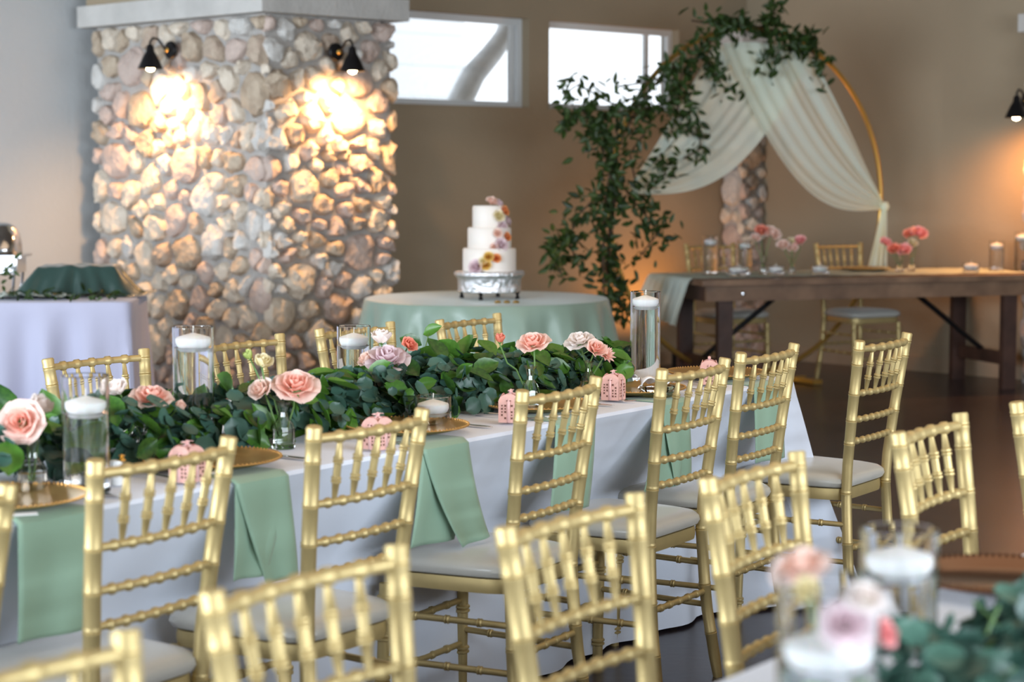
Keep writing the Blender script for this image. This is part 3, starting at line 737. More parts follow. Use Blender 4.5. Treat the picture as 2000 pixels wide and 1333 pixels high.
def daisy(loc, r, color, label, group, direction, stem_to=None):
    t = thing('dahlia', loc, label, 'flower', group=group); q = Vector(direction).to_track_quat('Z', 'Y')
    mb = MB(); mb.grid(lambda f, g: ((g * 1.0), (f - .5) * .34 * sin(pi * min(1, .15 + g * .85)) ** .6, .25 * g ** 1.5 + .10 * (abs(f - .5) * 2) ** 2), 5, 5); me = mb.mesh('petal', PET[color])
    for l, (n, s, el) in enumerate([(11, 1.0, .05), (10, .85, .4), (8, .62, .8), (5, .4, 1.15)]):
        for k in range(n):
            o = obj('petal', me, t); o.rotation_mode = 'QUATERNION'; o.rotation_quaternion = q @ Euler((0, 0, 2 * pi * k / n + l * .3)).to_quaternion() @ Euler((0, -el, 0)).to_quaternion(); o.scale = (r * s,) * 3
    MB().lathe([(0, -.2 * r), (.2 * r, -.05 * r), (.15 * r, .15 * r), (0, .2 * r)], 10, (0, 0, 0), q @ Vector((0, 0, 1)), cap=False).build('calyx', M_STEM, t)
    if stem_to is not None: MB().tube([q @ Vector((0, 0, -.1 * r)), Vector(stem_to) - Vector(loc)], .0024, 6).build('stem', M_STEM, t)
TOC = lambda p: (Vector((0, 0, H)) - Vector(p)).normalized()
RG = 'roses standing in the bud vases on the long table'
# bud vases of the long table; stems reach into them
BV = [((64, 966), .115, 'bud vase holding the big pink rose at the left edge', .032), ((290, 900), .10, 'bud vase buried in leaves under the peach rose left of the tallest vase', .026), ((554, 876), .115, 'bud vase at centre-left under the largest peach rose', .028),
      ((752, 808), .125, 'bud vase under the lavender and white flowers', .026), ((1036, 800), .125, 'narrow-waisted bud vase under the single peach rose at centre', .027), ((1150, 772), .105, 'bud vase hidden in leaves under the white and peach blooms at right', .026)]
bv = []
for (px, h, l, r) in [(b_[0], b_[1], b_[2], b_[3]) for b_ in BV]:
    p = base(*px); bud_vase(p, h, l, 'bud vases on the long table', r); bv.append(p + Vector((0, 0, .03)))
def rs(px, py, dpx, color, vi, label, direction=None, fn=rose, dY=0, layers=5, **k):
    Y = bv[vi].y + dY; p = atY(px, py, Y); r = dpx / 2 * Y / F * .92
    d = direction or (0, -.45, .9); fn(p, r, color, label, RG, Vector(d), bv[vi] + Vector((R.uniform(-.008, .008), R.uniform(-.008, .008), 0)), **({'layers': layers} if fn is rose else {}))
rs(42, 826, 92, 'peach', 0, 'big pink-peach rose at the left edge turned towards us', (-.1, -.95, .35))
rs(74, 800, 62, 'white', 0, 'small blush-white bloom tucked behind the left edge rose', (.5, -.3, .8), layers=3, dY=.06)
rs(232, 765, 52, 'white', 1, 'small blush-white bloom touching the left cylinder vase', (-.3, -.4, .8), layers=3)
rs(297, 779, 84, 'peach', 1, 'open peach rose between the left vase and the tallest vase', (.1, -.35, .95))
rs(346, 800, 36, 'blush', 1, 'small peach bud between the open peach rose and the tallest vase', (.5, -.3, .5), layers=2)
rs(488, 700, 30, 'lime', 2, 'small yellow-green bud on a long thin stem', (-.4, -.3, .8), layers=2)
rs(513, 713, 46, 'cream', 2, 'pale cream lisianthus beside the yellow-green bud', (.3, -.3, .8), layers=3)
rs(512, 764, 58, 'blush', 2, 'pale blush rose half behind the largest peach rose', (-.4, -.6, .6), layers=4)
rs(577, 757, 94, 'peach', 2, 'largest open peach rose just right of the pale blush rose', (.1, -.55, .85))
rs(745, 667, 52, 'white', 3, 'white tulip-like bloom above the lavender rose', (0, -.1, 1), layers=3, dY=.05)
rs(798, 676, 40, 'coral', 3, 'coral bloom behind the lavender rose', (.5, -.5, .6), layers=4, dY=.04)
rs(757, 704, 92, 'lavender', 3, 'wide lavender rose beside the cylinder vase', (.05, -.45, .9))
rs(718, 706, 40, 'blush', 3, 'pale blush bloom left of the lavender rose', (-.6, -.3, .5), layers=3)
rs(976, 668, 30, 'coral', 4, 'small coral bud right of the far gold chair', (.1, -.2, 1), layers=2)
rs(1042, 672, 68, 'peach', 4, 'single big peach rose above the narrow-waisted bud vase', (-.15, -.45, .9))
rs(1133, 668, 62, 'white', 5, 'white-pink ruffled rose near the right end of the garland', (-.2, -.35, .9))
rs(1163, 684, 48, 'peach', 5, 'peach rose pressed against the white-pink ruffled rose', (.3, -.5, .6), layers=4, dY=-.03)
rs(1182, 694, 46, 'peach', 5, 'spiky peach dahlia at the right end of the garland flowers', (.5, -.6, .5), fn=daisy)
# foreground flowers
FGV = base(1660, 1560); bud_vase(FGV, .11, 'blurred bud vase at the bottom right under the pastel roses', 'bud vases on the foreground table', .03); bv.append(FGV + Vector((0, 0, .03)))
RG = 'blurred roses on the foreground table'
rs(1566, 1112, 124, 'blush', 6, 'blurred pink-peach rose bottom right, the leftmost foreground flower', (-.3, -.3, .9), dY=-.03)
rs(1580, 1160, 70, 'cream', 6, 'blurred greenish-cream bloom right under the foreground peach rose', (-.3, -.6, .5), layers=3, dY=-.15)
rs(1690, 1170, 92, 'white', 6, 'blurred cream-white rose in the middle of the foreground flowers', (.1, -.5, .8), dY=-.16)
rs(1652, 1222, 112, 'lavender', 6, 'blurred lavender-grey rose low in the foreground flowers', (0, -.8, .5), dY=-.17)
rs(1725, 1240, 70, 'pink', 6, 'blurred rosy pink bloom low on the right of the foreground flowers', (.6, -.5, .4), layers=4, dY=-.02)
# head table flowers
RG = 'small blurred roses along the head table'
def far_rose(px, py, dpx, color, hb, label):
    p = atY(px, py, hb.y); rose(p, dpx / 2 * hb.y / F * .85, color, label, RG, (R.uniform(-.4, .4), -.6, .7), hb + Vector((0, 0, .03)), layers=4, parts=False)
hv1, hv2, hv3, hv4 = hbase(1489, .45), hbase(1545, .40), hbase(1755, .45), hbase(1778, .50)
for p, l in ((hv1, 'bud vase under the leftmost flower cluster on the head table'), (hv2, 'bud vase under the second flower cluster on the head table'), (hv3, 'left one of the paired bud vases right of the gold plate on the head table'), (hv4, 'right one of the paired bud vases on the head table')):
    bud_vase(p, .11, l, 'bud vases on the head table', .026)
for a in [(1488, 452, 34, 'coral', hv1, 'coral bloom of the leftmost head table cluster'), (1508, 458, 42, 'blush', hv1, 'pale pink bloom of the leftmost head table cluster'), (1476, 466, 26, 'blush', hv1, 'little pale bloom hanging left in the leftmost head table cluster'),
          (1530, 480, 32, 'blush', hv2, 'pale pink bloom on the left of the second head table cluster'), (1546, 472, 22, 'cream', hv2, 'small cream bud in the second head table cluster'), (1563, 472, 30, 'pink', hv2, 'deep pink bloom on the right of the second head table cluster'), (1548, 486, 26, 'blush', hv2, 'low pale bloom in the second head table cluster'),
          (1729, 475, 30, 'pink', hv3, 'pink bloom leaning left near the chiffon tail'), (1746, 488, 32, 'coral', hv3, 'low coral bloom of the right head table cluster'), (1765, 490, 38, 'pink', hv3, 'low pink bloom of the right head table cluster'),
          (1776, 458, 30, 'coral', hv4, 'coral bloom at the top of the right head table cluster'), (1795, 458, 42, 'pink', hv4, 'mauve-pink round bloom at the top right of the head table'), (1782, 476, 26, 'cream', hv4, 'cream bloom under the mauve-pink round bloom')]:
    far_rose(*a)

# ================================================================== CHARGERS, BOXES, NAPKINS, CUTLERY
def make_charger(loc, label, group='gold charger plates on the long table', M_PLATE=M_PLATE):
    t = thing('charger_plate', loc, label, 'plate', group=group)
    r = .165
    MB().lathe([(0, .004), (.105, .004), (.115, .007), (.155, .016), (.163, .018), (r, .0165), (.158, .013), (.118, .003), (.10, 0), (0, 0)], 64, cap=False).build('dish', M_PLATE, t)
    mb = MB(); n = 90
    for k in range(n):
        a = 2 * pi * k / n; mb.lathe([(.0026, -.002), (.0030, .001), (0, .003)], 5, ((r - .004) * cos(a), (r - .004) * sin(a), .0185))
    tag(mb.build('beaded_rim', M_PLATE, t), kind='stuff'); return t
PL = [((4, None), 'gold plate at the left edge of the long table'), ((407, None), 'gold plate behind the leftmost full chair, a green napkin falling from it'),
      ((793, None), 'gold plate in front of the low candle glass'), ((1050, None), 'dark gold plate behind the middle chair under the cutout box'),
      ((1237, None), 'gold plate carrying the clear glass dish'), ((1399, 735), 'gold plate at the right end of the long table')]
plates = []
def u_at(px, v):
    k = (px - CX) / F; return v * (k * V.y - V.x) / (U.x - k * U.y)
for px, l in PL:
    dv = .178 if px[0] > 10 else .135
    if px[1] is None: q = uv(u_at(px[0], TV0 + dv), TV0 + dv, TZ + .0125)
    else: p = at(*px, TZ + .014); q = uv(p.dot(U), p.dot(V), TZ + .0125)
    plates.append(q); make_charger(q, l)
def favor_box(loc, ang, s, label, group='blush laser-cut favour boxes'):
    t = thing('favor_box', loc, label, 'gift box', rz=ang, group=group); w_, h1, h2 = s * .5, s * 1.02, s * 1.38
    # arched side walls
    def wall(axis, sign):
        mb = MB(); n = 12; pts = [(-w_, 0), (w_, 0), (w_, h1)]
        for i in range(1, n): a = pi * i / n; pts.append((w_ * cos(a), h1 + (h2 - h1) * sin(a)))
        pts.append((-w_, h1))
        for k, o in enumerate((0, -.0012)):
            for x, z in pts:
                lean = .34 * max(0, z - h1) ** 1.1 * 1.0
                y = sign * (w_ - lean * (z > h1) * (1.5)) + sign * o
                mb.v.append((x, y, z) if axis == 0 else (y, x, z))
        m = len(pts); mb.f += [tuple(range(m)), tuple(reversed(range(m, 2 * m)))] + [(i, (i + 1) % m, (i + 1) % m + m, i + m) for i in range(m)]
        o = mb.build('side_panel', M_PINK, t, False)
        # laser cut grille: proud dark openings in a lattice
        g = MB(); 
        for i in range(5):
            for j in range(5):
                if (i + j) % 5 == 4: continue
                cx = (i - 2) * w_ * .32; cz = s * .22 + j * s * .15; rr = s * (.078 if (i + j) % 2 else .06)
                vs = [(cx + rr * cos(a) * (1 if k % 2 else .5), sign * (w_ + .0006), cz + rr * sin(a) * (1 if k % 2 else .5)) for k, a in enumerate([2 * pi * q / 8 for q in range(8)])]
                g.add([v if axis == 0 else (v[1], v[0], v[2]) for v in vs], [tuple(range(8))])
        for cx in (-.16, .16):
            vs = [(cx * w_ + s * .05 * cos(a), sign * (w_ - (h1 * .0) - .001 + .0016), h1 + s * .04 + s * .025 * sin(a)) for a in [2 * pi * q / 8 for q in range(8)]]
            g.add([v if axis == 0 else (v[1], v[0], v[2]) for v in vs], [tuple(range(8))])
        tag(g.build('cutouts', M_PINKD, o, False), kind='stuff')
    for ax in (0, 1):
        for sg in (-1, 1): wall(ax, sg)
    MB().box((0, 0, h1 * .5), (w_ * 1.9, w_ * 1.9, h1 * .96)).build('inner_box', M_PINK, t, False)
    MB().lathe([(w_ * .95, 0), (w_ * .8, (h2 - h1) * .5), (w_ * .42, (h2 - h1) * .9), (0, (h2 - h1))], 4, (0, 0, h1)).build('domed_lid', M_PINK, t)
    mb = MB()
    for a in (0, 1):
        for sg in (-1, 1):
            q = [(w_ * 1.03, 0), (w_ * 1.03, h1), (w_ * .75, h1 + (h2 - h1) * .62), (0.0, h2 + .004)]
            vs = []
            for x, z in q:
                for dd in (-1, 1): vs.append((sg * x, dd * s * .075, z) if a == 0 else (dd * s * .075, sg * x, z))
            mb.add(vs, [(0, 1, 3, 2), (2, 3, 5, 4), (4, 5, 7, 6)])
    mb.build('ribbon', M_RIB, t, sol=.0008)
    for sg in (-1, 1):
        MB().grid(lambda f, g: (sg * (.002 + s * .26 * sin(pi * f) * (1 if f < .5 else .85)), (g - .5) * s * .17, h2 + .004 + s * (.22 * f * (1 - f) * 2 + .06 * cos(2 * pi * f))), 12, 3).build('bow_loop', M_RIB, t, sol=.0008)
    MB().lathe([(0, -.004), (.005, 0), (.005, .005), (0, .008)], 8, (0, 0, h2 + .004)).build('bow_knot', M_RIB, t)
BXS = [((366, 935), .057, 'blush cutout gift box on the plate behind the leftmost full chair'), ((738, 872), .056, 'blush cutout gift box with pale bow on the plate by the low candle glass'),
       ((998, 820), .056, 'blush cutout gift box on the dark gold plate at centre'), ((1198, 777), .056, 'blush cutout gift box beside the clear glass dish'),
       ((1385, 747), .056, 'blush gift box with a white-pink bow at the right end of the table')]
for i, (px, s, l) in enumerate(BXS):
    p = at(*px, TZ + .018); p.z = TZ + .0125; favor_box(p, radians(54 + [6, -4, 22, 12, 30][i]), s, l)
def strip(o, pts, w0, w1, side, name, m, skew=0, wave=.004, sol=.0015):
    n = len(pts)
    def fn(f, g):
        k = f * (n - 1); i = min(n - 2, int(k)); p = Vector(pts[i]).lerp(Vector(pts[i + 1]), k - i)
        wd = w0 + (w1 - w0) * f
        return p + side * ((g - .5) * wd + skew * f) + V * (-wave * sin(g * 9 + f * 3) * f * 1.6 + .0)
    return MB().grid(fn, 26, 12).build(name, m, o, sol=sol)
def u_at(px, v):
    k = (px - CX) / F; return v * (k * V.y - V.x) / (U.x - k * U.y)
def napkin(label, top, front, drop, back=None, bdrop=0, kick=0.0):
    """top / front / back = left and right picture columns at the table edge and at the lower hems"""
    t = thing('napkin', (0, 0, 0), label, 'napkin', group='sage green napkins hanging from the table edge'); zt = TZ + .0105
    def sheet(name, cols, dr, dv, kk, th):
        e = TV0 - .0125 - dv; a0, a1 = u_at(top[0], e), u_at(top[1], e); b0, b1 = u_at(cols[0], e), u_at(cols[1], e)
        def fn(f, g):
            if f < .25: k = f / .25; u = a0 + (a1 - a0) * g; return uv(u, TV0 + .15 - k * (.15 + .0125 + dv - .008), zt - .002 + dv * .1)
            k = (f - .25) / .75; kk2 = k ** 1.15; u = a0 + (b0 - a0) * kk2 + ((a1 - a0) + ((b1 - b0) - (a1 - a0)) * kk2) * g
            tip = dr * (1 + th * (g - .5))
            return uv(u, e - kk * k ** 3 - .006 * sin(g * 7 + k * 2.5) * k - .003 * (k > .02), zt - .004 - tip * k)
        MB().grid(fn, 30, 12).build(name, M_SAGE, t, sol=.0015)
    if back: sheet('back_layer', back, bdrop, -.005, 0, .02)
    sheet('front_layer', front, drop, 0, kick, -.04 if back else .02)
napkin('sage napkin hanging at the left edge, widest and straightest', (22, 167), (14, 150), .245)
napkin('sage napkin with an open slit between its folds, behind the leftmost full chair', (452, 557), (510, 575), .245, (444, 512), .225)
napkin('sage napkin whose tip lies on the ivory seat of the second chair', (822, 912), (880, 936), .262, (795, 884), .25, .03)
napkin('sage napkin seen through the frame of the middle chair', (1085, 1163), (1070, 1150), .25)
napkin('sage napkin flaring onto the seat of the pale gold chair', (1292, 1346), (1318, 1352), .25, (1256, 1330), .255)
napkin('sage napkin near the right corner of the white cloth', (1474, 1524), (1476, 1536), .25)
def cutlery(kind, u, v, label, length=.20, ang=0):
    t = thing(kind, uv(u, v, TZ + .0085), label, kind if kind != 'dinner_knife' else 'knife', rz=A_ROW + pi / 2 + ang, group='steel cutlery on the long table')
    L = length
    if kind == 'dinner_knife':
        MB().grid(lambda f, g: (-L / 2 + L * .55 * f, (g - .5) * .018 * (1 - (1 - f) ** 6 * .0) * min(1, .25 + f * 3), .003), 8, 4).build('blade', M_STEEL, t, sol=.0015)
        MB().tube([(L * .05, 0, .004), (L * .3, 0, .005), (L / 2, 0, .005)], [.004, .006, .0055], 8).build('handle', M_STEEL, t)
    else:
        MB().tube([(-L * .18, 0, .004), (L * .1, 0, .008), (L / 2, 0, .004)], [.0028, .0028, .006], 8).build('handle', M_STEEL, t)
        MB().grid(lambda f, g: (-L * .36 + L * .18 * f, (g - .5) * .024 * (1 if f < .7 else .6), .003 + .003 * sin(f * 3)), 6, 4).build('fork_head', M_STEEL, t, sol=.0015)
        for k in range(4): MB().tube([(-L * .36, (k - 1.5) * .0065, .003), (-L * .5, (k - 1.5) * .0065, .006)], .0014, 5).build('tine', M_STEEL, t)
names = ['leftmost', 'second', 'third', 'fourth', 'fifth', 'last']
for i, q in enumerate(plates):
    u, v = q.dot(U), q.dot(V)
    if i < 5:
        cutlery('dinner_knife', u + .200, v - .03, 'steel knife right of the %s gold plate from the left' % names[i])
    if i > 0: cutlery('fork', u - .198, v - .03, 'steel fork left of the %s gold plate' % (names[i] + (' from the left' if i < 5 else ' on the right')))
# small name cards on the plates
for i, (px, py) in enumerate([(45, 1014), (413, 932), (0, 0), (1085, 820)]):
    if px == 0: continue
    p = at(px, py, TZ + .015); p.z = TZ + .024
    tag(MB().box((0, 0, 0), (.055, .022, .0016)).build('place_card', M_CARD, None, False, loc=p, rot=(0, 0, radians(20))), 'small white card lying on the %s gold plate' % names[[0, 1, 2, 3][i]], 'card')
# clear faceted dish with folded paper on the fifth plate, small white jar with a gold top
p = at(1283, 770, TZ + .02); p.z = TZ + .0135
gd = thing('glass_dish', p, 'clear faceted glass dish on the gold plate under the tall water vase', 'dish', rz=radians(25))
MB().lathe([(.050, 0), (.056, .010), (.050, .016), (.058, .024), (.054, .032), (.046, .032), (.040, .012), (0, .010)], 9, cap=False).build('cut_glass', M_GLASS, gd, False)
mb = MB(); mb.grid(lambda f, g: ((f - .5) * .10, (g - .5) * .085, .006 * sin(f * 9) * sin(g * 7 + 1) + .022 * abs(sin(f * 4 + g * 3))), 16, 14)
tag(mb.build('folded_tissue', M_CARD, None, loc=p + Vector((0, 0, .036)), sol=.001), 'crumpled white tissue resting in the clear glass dish', 'tissue')
p = base(228, 948); jr = thing('small_jar', p, 'tiny white jar with a gold bow beside the left cylinder vase', 'jar')
MB().lathe([(0, 0), (.013, 0), (.014, .004), (.014, .05), (.012, .054), (0, .054)], 16, cap=False).build('jar_body', M_CARD, jr)
MB().lathe([(.004, 0), (.010, .004), (.004, .010), (.008, .015), (0, .018)], 12, (.012, 0, .05)).build('gold_top', M_HOOP, jr)
# plates of the head and foreground tables
make_charger(hbase(1690, .70), 'gold plate on the wooden head table below the chiffon tail', 'plates off the long table')
q = at(1965, 1140, TZ + .014); q.z = TZ + .0125; make_charger(q, 'gold plate with a painted dark reflection at the right edge of the foreground table', 'plates off the long table', M_PLATE_DARK)
hn = hp(.0, 0)
def hnap(px, l):
    b0 = hbase(px, HW + .004); t = MB().box((0, 0, 0), (.17, .006, .20)).build('napkin', M_SAGE, None, False, loc=(b0.x, b0.y, HZ - .10), rot=(0, 0, HA)); tag(t, l, 'napkin', 'sage napkins behind the head table')
hnap(1640, 'sage napkin hanging behind the head table over the right chair seat'); hnap(1460, 'sage napkin hanging behind the head table over the left chair seat')

# ================================================================== LEAVES
def leaf_mesh(name, kind, m):
    mb = MB()
    if kind == 'round': fn = lambda f, g: (g * 1.0, (f - .5) * 1.0 * sqrt(max(0, 1 - (2 * g - 1) ** 2 * .998)), .10 * (2 * f - 1) ** 2 + .12 * g * g)
    elif kind == 'long': fn = lambda f, g: (g * 1.0, (f - .5) * .62 * (sin(pi * g ** .85) ** .75) , .16 * (2 * f - 1) ** 2 * sin(pi * g) + .16 * g * g)
    else: fn = lambda f, g: (g * 1.0, (f - .5) * .42 * (sin(pi * g ** .8) ** .9), .08 * (2 * f - 1) ** 2 - .15 * g * g)
    mb.grid(fn, 4 + (kind != 'vine'), 6); return mb.mesh(name, m)
LM = {'round': leaf_mesh('leaf', 'round', M_EUC), 'long': leaf_mesh('leaf', 'long', M_LEM), 'vine': leaf_mesh('leaf', 'vine', M_VINE)}
def place_leaves(parent, specs, limit, cam=Vector((0, 0, H))):
    """specs: (kind, pos, rotation quaternion, size); the ones that show largest are parts, the rest one joined part per kind"""
    def inview(p):
        px = CX + F * p.x / max(p.y, .1); py = YH + (H - p.z) * F / max(p.y, .1); return -40 < px < 2040 and -40 < py < 1360
    order = sorted(specs, key=lambda s: (not inview(s[1]), (s[1] - cam).length / s[3]) )
    loc = parent.location
    for k, p, q, s in order[:limit]:
        o = obj('leaf', LM[k], parent, p - loc); o.rotation_mode = 'QUATERNION'; o.rotation_quaternion = q; o.scale = (s,) * 3
    rest = {}
    for k, p, q, s in order[limit:]: rest.setdefault(k, []).append((p - loc, q.to_matrix() * s))
    for k, L in rest.items():
        src = LM[k]; co = [v.co.copy() for v in src.vertices]; pf = [tuple(p_.vertices) for p_ in src.polygons]; mb = MB()
        for p, Mx in L: mb.add([Mx @ c + p for c in co], pf)
        tag(mb.build('small_leaves', src.materials[0], parent), kind='stuff')
def rq(n, rnd, spread):
    """orientation: leaf blade normal near n"""
    n = (Vector(n).normalized() + Vector((rnd.uniform(-1, 1), rnd.uniform(-1, 1), rnd.uniform(-1, 1))) * spread).normalized()
    q = n.to_track_quat('Z', 'Y'); return q @ Euler((0, 0, rnd.uniform(0, 2 * pi))).to_quaternion()
def garland(name, path, width, height, count, label, seed, group=None, kinds=(('round', .036, .060), ('round', .024, .045), ('long', .06, .105))):
    rnd = random.Random(seed); P = [Vector(p) for p in path]
    t = thing(name, P[0], label, 'garland', group=group); specs = []
    for i in range(count):
        k = rnd.random() * (len(P) - 1); j = min(len(P) - 2, int(k)); p = P[j].lerp(P[j + 1], k - j); d = (P[j + 1] - P[j]).normalized(); n = d.cross(Vector((0, 0, 1))).normalized()
        a = rnd.uniform(-.1, pi + .1); rr = rnd.uniform(.45, 1.05) ; lump = .82 + .3 * noise.noise(p * 7)
        off = n * cos(a) * width / 2 * rr * lump + Vector((0, 0, max(.0, sin(a)) * height * rr * lump))
        kd = rnd.choices(kinds, [5, 3, 2.0])[0]; s = rnd.uniform(kd[1], kd[2])
        out = (n * cos(a) + Vector((0, 0, max(.15, sin(a))))).normalized()
        pos = p + off + Vector((0, 0, .012 + .25 * s * rnd.random()))
        q = rq(out + Vector((0, 0, .25)), rnd, .75)
        pos = pos - (q @ Vector((.5, 0, 0))) * s
        tip = pos + (q @ Vector((1, 0, 0))) * s
        if pos.z < P[0].z + .004: pos.z = P[0].z + .006
        if tip.z < P[0].z + .004: q = Vector((0, 0, 1)).to_track_quat('Z', 'Y') @ Euler((rnd.uniform(-.2, .2), -.15, rnd.uniform(0, 6))).to_quaternion(); pos.z = P[0].z + .008 + .01 * rnd.random()
        clear = True
        for (e, er, fr) in KEEP:                 # leaves are tucked round the vases, not through them
            w_ = pos.lerp(pos + (q @ Vector((1, 0, 0))) * s, .5) - e; w_.z = 0; tc = (Vector((0, 0, 0)) - e); tc.z = 0; tc.normalize()
            al = w_.dot(tc); la = (w_ - tc * al).length
            if w_.length < er or (0 < al < fr and la < er * .8): clear = False
        if clear: specs.append((kd[0], pos, q, s))
    place_leaves(t, specs, 300)
    # twigs
    for i in range(16):
        k = (i + rnd.random()) / 16 * (len(P) - 1); j = min(len(P) - 2, int(k)); p = P[j].lerp(P[j + 1], k - j) - P[0]; d = (P[j + 1] - P[j]).normalized(); n = d.cross(Vector((0, 0, 1)))
        a = p + n * rnd.uniform(-.06, .06) + Vector((0, 0, .03)); b_ = a + d * rnd.uniform(-.1, .1) + n * rnd.uniform(-.1, .1) + Vector((0, 0, rnd.uniform(.03, .11)))
        MB().tube([a, a.lerp(b_, .5) + Vector((0, 0, .012)), b_], .0018, 5).build('twig', M_STEM, t)
    return t
ZG = TZ + .0075
KEEP = [(base(64, 966), .055, .3), (base(170, 962), .07, .3), (base(554, 876), .04, .16), (base(846, 834), .07, .3), (base(1036, 800), .04, .14), (base(380, 876), .065, 0), (base(692, 795), .065, 0), (base(752, 808), .035, 0), (base(1260, 752), .065, .2)]
GPX = [(-60, 985), (120, 925), (330, 880), (560, 850), (700, 822), (860, 796), (1010, 770), (1120, 757), (1205, 746)]
gp = [at(px, py, ZG) for px, py in GPX]
gp = [Vector((p.x, p.y, ZG)) for p in gp]
garland('leaf_garland', gp, .40, .135, 2300, 'eucalyptus and lemon leaf garland running along the middle of the long white table', 5, 'leaf garlands on the tables')
GP2 = [Vector((*at(1800, 1490, ZG).xy, ZG)), Vector((*at(1990, 1370, ZG).xy, ZG)), Vector((*at(2200, 1250, ZG).xy, ZG)), Vector((*at(2420, 1120, ZG).xy, ZG))]
garland('leaf_garland', GP2, .34, .12, 520, 'dark blurred leaf garland in the bottom right corner', 6, 'leaf garlands on the tables', (('round', .036, .060), ('round', .024, .045), ('round', .03, .055)))
# a few individual sprays that rise above the garland: big lemon leaves and eucalyptus discs
def sprig(label, root, tips, kind, sizes, seed):
    rnd = random.Random(seed); t = thing('leaf_sprig', root, label, 'leaves', group='leaf sprigs rising from the garland'); r0 = Vector(root)
    for (p, s) in zip(tips, sizes):
        p = Vector(p); m = (p - r0)
        MB().tube([Vector((0, 0, 0)), m * .5 + Vector((0, 0, .01)), m], .0015, 5).build('stem', M_STEM, t)
        q = rq((rnd.uniform(-.5, .5), -1, rnd.uniform(.1, .9)), rnd, .3); o = obj('leaf', LM[kind], t, m - (q @ Vector((.5, 0, 0))) * s * .6); o.rotation_mode = 'QUATERNION'; o.rotation_quaternion = q; o.scale = (s,) * 3
Yg = 5.9
sprig('two green leaves rising left of the far gold chair, beside the coral bloom', at(805, 800, ZG), [atY(838, 650, Yg), atY(812, 672, Yg), atY(826, 735, Yg)], 'long', [.065, .08, .07], 3)
sprig('broad lemon leaf standing up at the left edge behind the pink rose', at(20, 920, ZG), [atY(20, 785, 4.6), atY(100, 830, 4.5), atY(15, 860, 4.5)], 'long', [.11, .12, .11], 4)
sprig('broad green leaves beside the small left peach bud', at(330, 880, ZG), [atY(345, 815, 4.8), atY(360, 845, 4.75), atY(250, 820, 4.7)], 'round', [.06, .055, .05], 8)
sprig('large bright leaf between the largest peach rose and the lavender rose', at(700, 822, ZG), [atY(725, 765, 5.4), atY(655, 765, 5.5), atY(690, 740, 5.6)], 'long', [.11, .09, .08], 9)
sprig('curled bright leaves right of the low candle glass', at(930, 785, ZG), [atY(925, 715, 5.8), atY(965, 745, 5.7), atY(1000, 715, 5.9)], 'long', [.10, .085, .09], 10)
sprig('big leaves at the right end of the garland by the cutout box', at(1195, 757, ZG), [atY(1225, 725, 6.1), atY(1215, 745, 6.1), atY(1110, 690, 6.2)], 'long', [.085, .07, .08], 11)

# ================================================================== ARCH
HC_ = Vector((1.6, 13.35, 1.235)); HR = 1.155; HTH = radians(32); AX = Vector((cos(HTH), sin(HTH), 0)); AN = Vector((-sin(HTH), cos(HTH), 0))
def hoop(a, r=HR): return HC_ + AX * r * cos(a) + Vector((0, 0, r * sin(a)))
arch = thing('hoop_arch', (HC_.x, HC_.y, 0), 'large round brass hoop arch behind the head table', 'arch')
OC = Vector((HC_.x, HC_.y, 0))
MB().tube([hoop(2 * pi * i / 96) - OC for i in range(97)], .017, 10).build('hoop', M_HOOP, arch)
for sg in (-1, 1): MB().box(AX * sg * .42 + Vector((0, 0, .022)), (.08, .42, .03), rz=HTH).build('foot', M_HOOP, arch, False)
MB().box(Vector((0, 0, .03)), (.95, .05, .03), rz=HTH).build('base_bar', M_HOOP, arch, False)
def on_hoop_plane(px, py, dn=0):
    r = ray(px, py); o = Vector((0, 0, H)); t = ((HC_ + AN * dn) - o).dot(AN) / r.dot(AN); return o + r * t
def swag(name, label, pa0, pa1, pe, sag, dn, pleats, w_end=.05, up=None, skew=0):
    """top edge from pa0 to pa1 (picture points on the hoop plane) gathered to pe; sag bows the lower edge"""
    A0, A1, Ee = on_hoop_plane(*pa0, dn), on_hoop_plane(*pa1, dn), on_hoop_plane(*pe, dn)
    def fn(f, g):
        top = A0.lerp(A1, f); top = top + Vector((0, 0, .05 * sin(pi * f)))
        e = Ee + Vector((0, 0, (.5 - f) * w_end))
        gg = g; p = top.lerp(e, gg)
        s = sag * (f if not up else (1 - f)); p.z -= s * sin(pi * gg ** .9) * (1.0)
        amp = .018 * (1 - .35 * gg); p = p + AN * (amp * sin(f * pleats * 2 * pi + 1.5 * gg + 2 * sin(f * 5)) + .006 * sin(f * 47 + gg * 3) - .03 * sin(pi * gg))
        return p
    return tag(MB().grid(fn, 110, 40).build(name, M_SHEER), label, 'drape', 'chiffon swags on the hoop arch')
swag('chiffon_drape', 'pale mint chiffon swag pulled from the hoop top down to the left', (1392, 92), (1578, 108), (1232, 372), .34, -.05, 3)
swag('chiffon_drape', 'pale mint chiffon swag pulled from the hoop top down to the right', (1592, 118), (1408, 84), (1724, 402), .42, -.09, 3)
pe = on_hoop_plane(1722, 402, -.06); pe2 = pe.copy(); pe2.z = .78; pe2 = pe2 + AX * -.06
def tail(f, g):
    p = pe.lerp(pe2, g); wd = .03 + .11 * g; return p + AX * ((f - .5) * wd) + AN * (.02 * sin(f * 18) * (.4 + g) - .03)
tag(MB().grid(tail, 40, 24).build('chiffon_tail', M_SHEER), 'narrow chiffon tail hanging from the right side of the hoop to the table', 'drape')
tag(MB().lathe([(.012, -.02), (.03, 0), (.034, .02), (.02, .045)], 14, pe + AN * -.03 + Vector((0, 0, -.02))).build('chiffon_knot', M_SHEER), 'knot tying the chiffon to the right side of the hoop', 'knot')
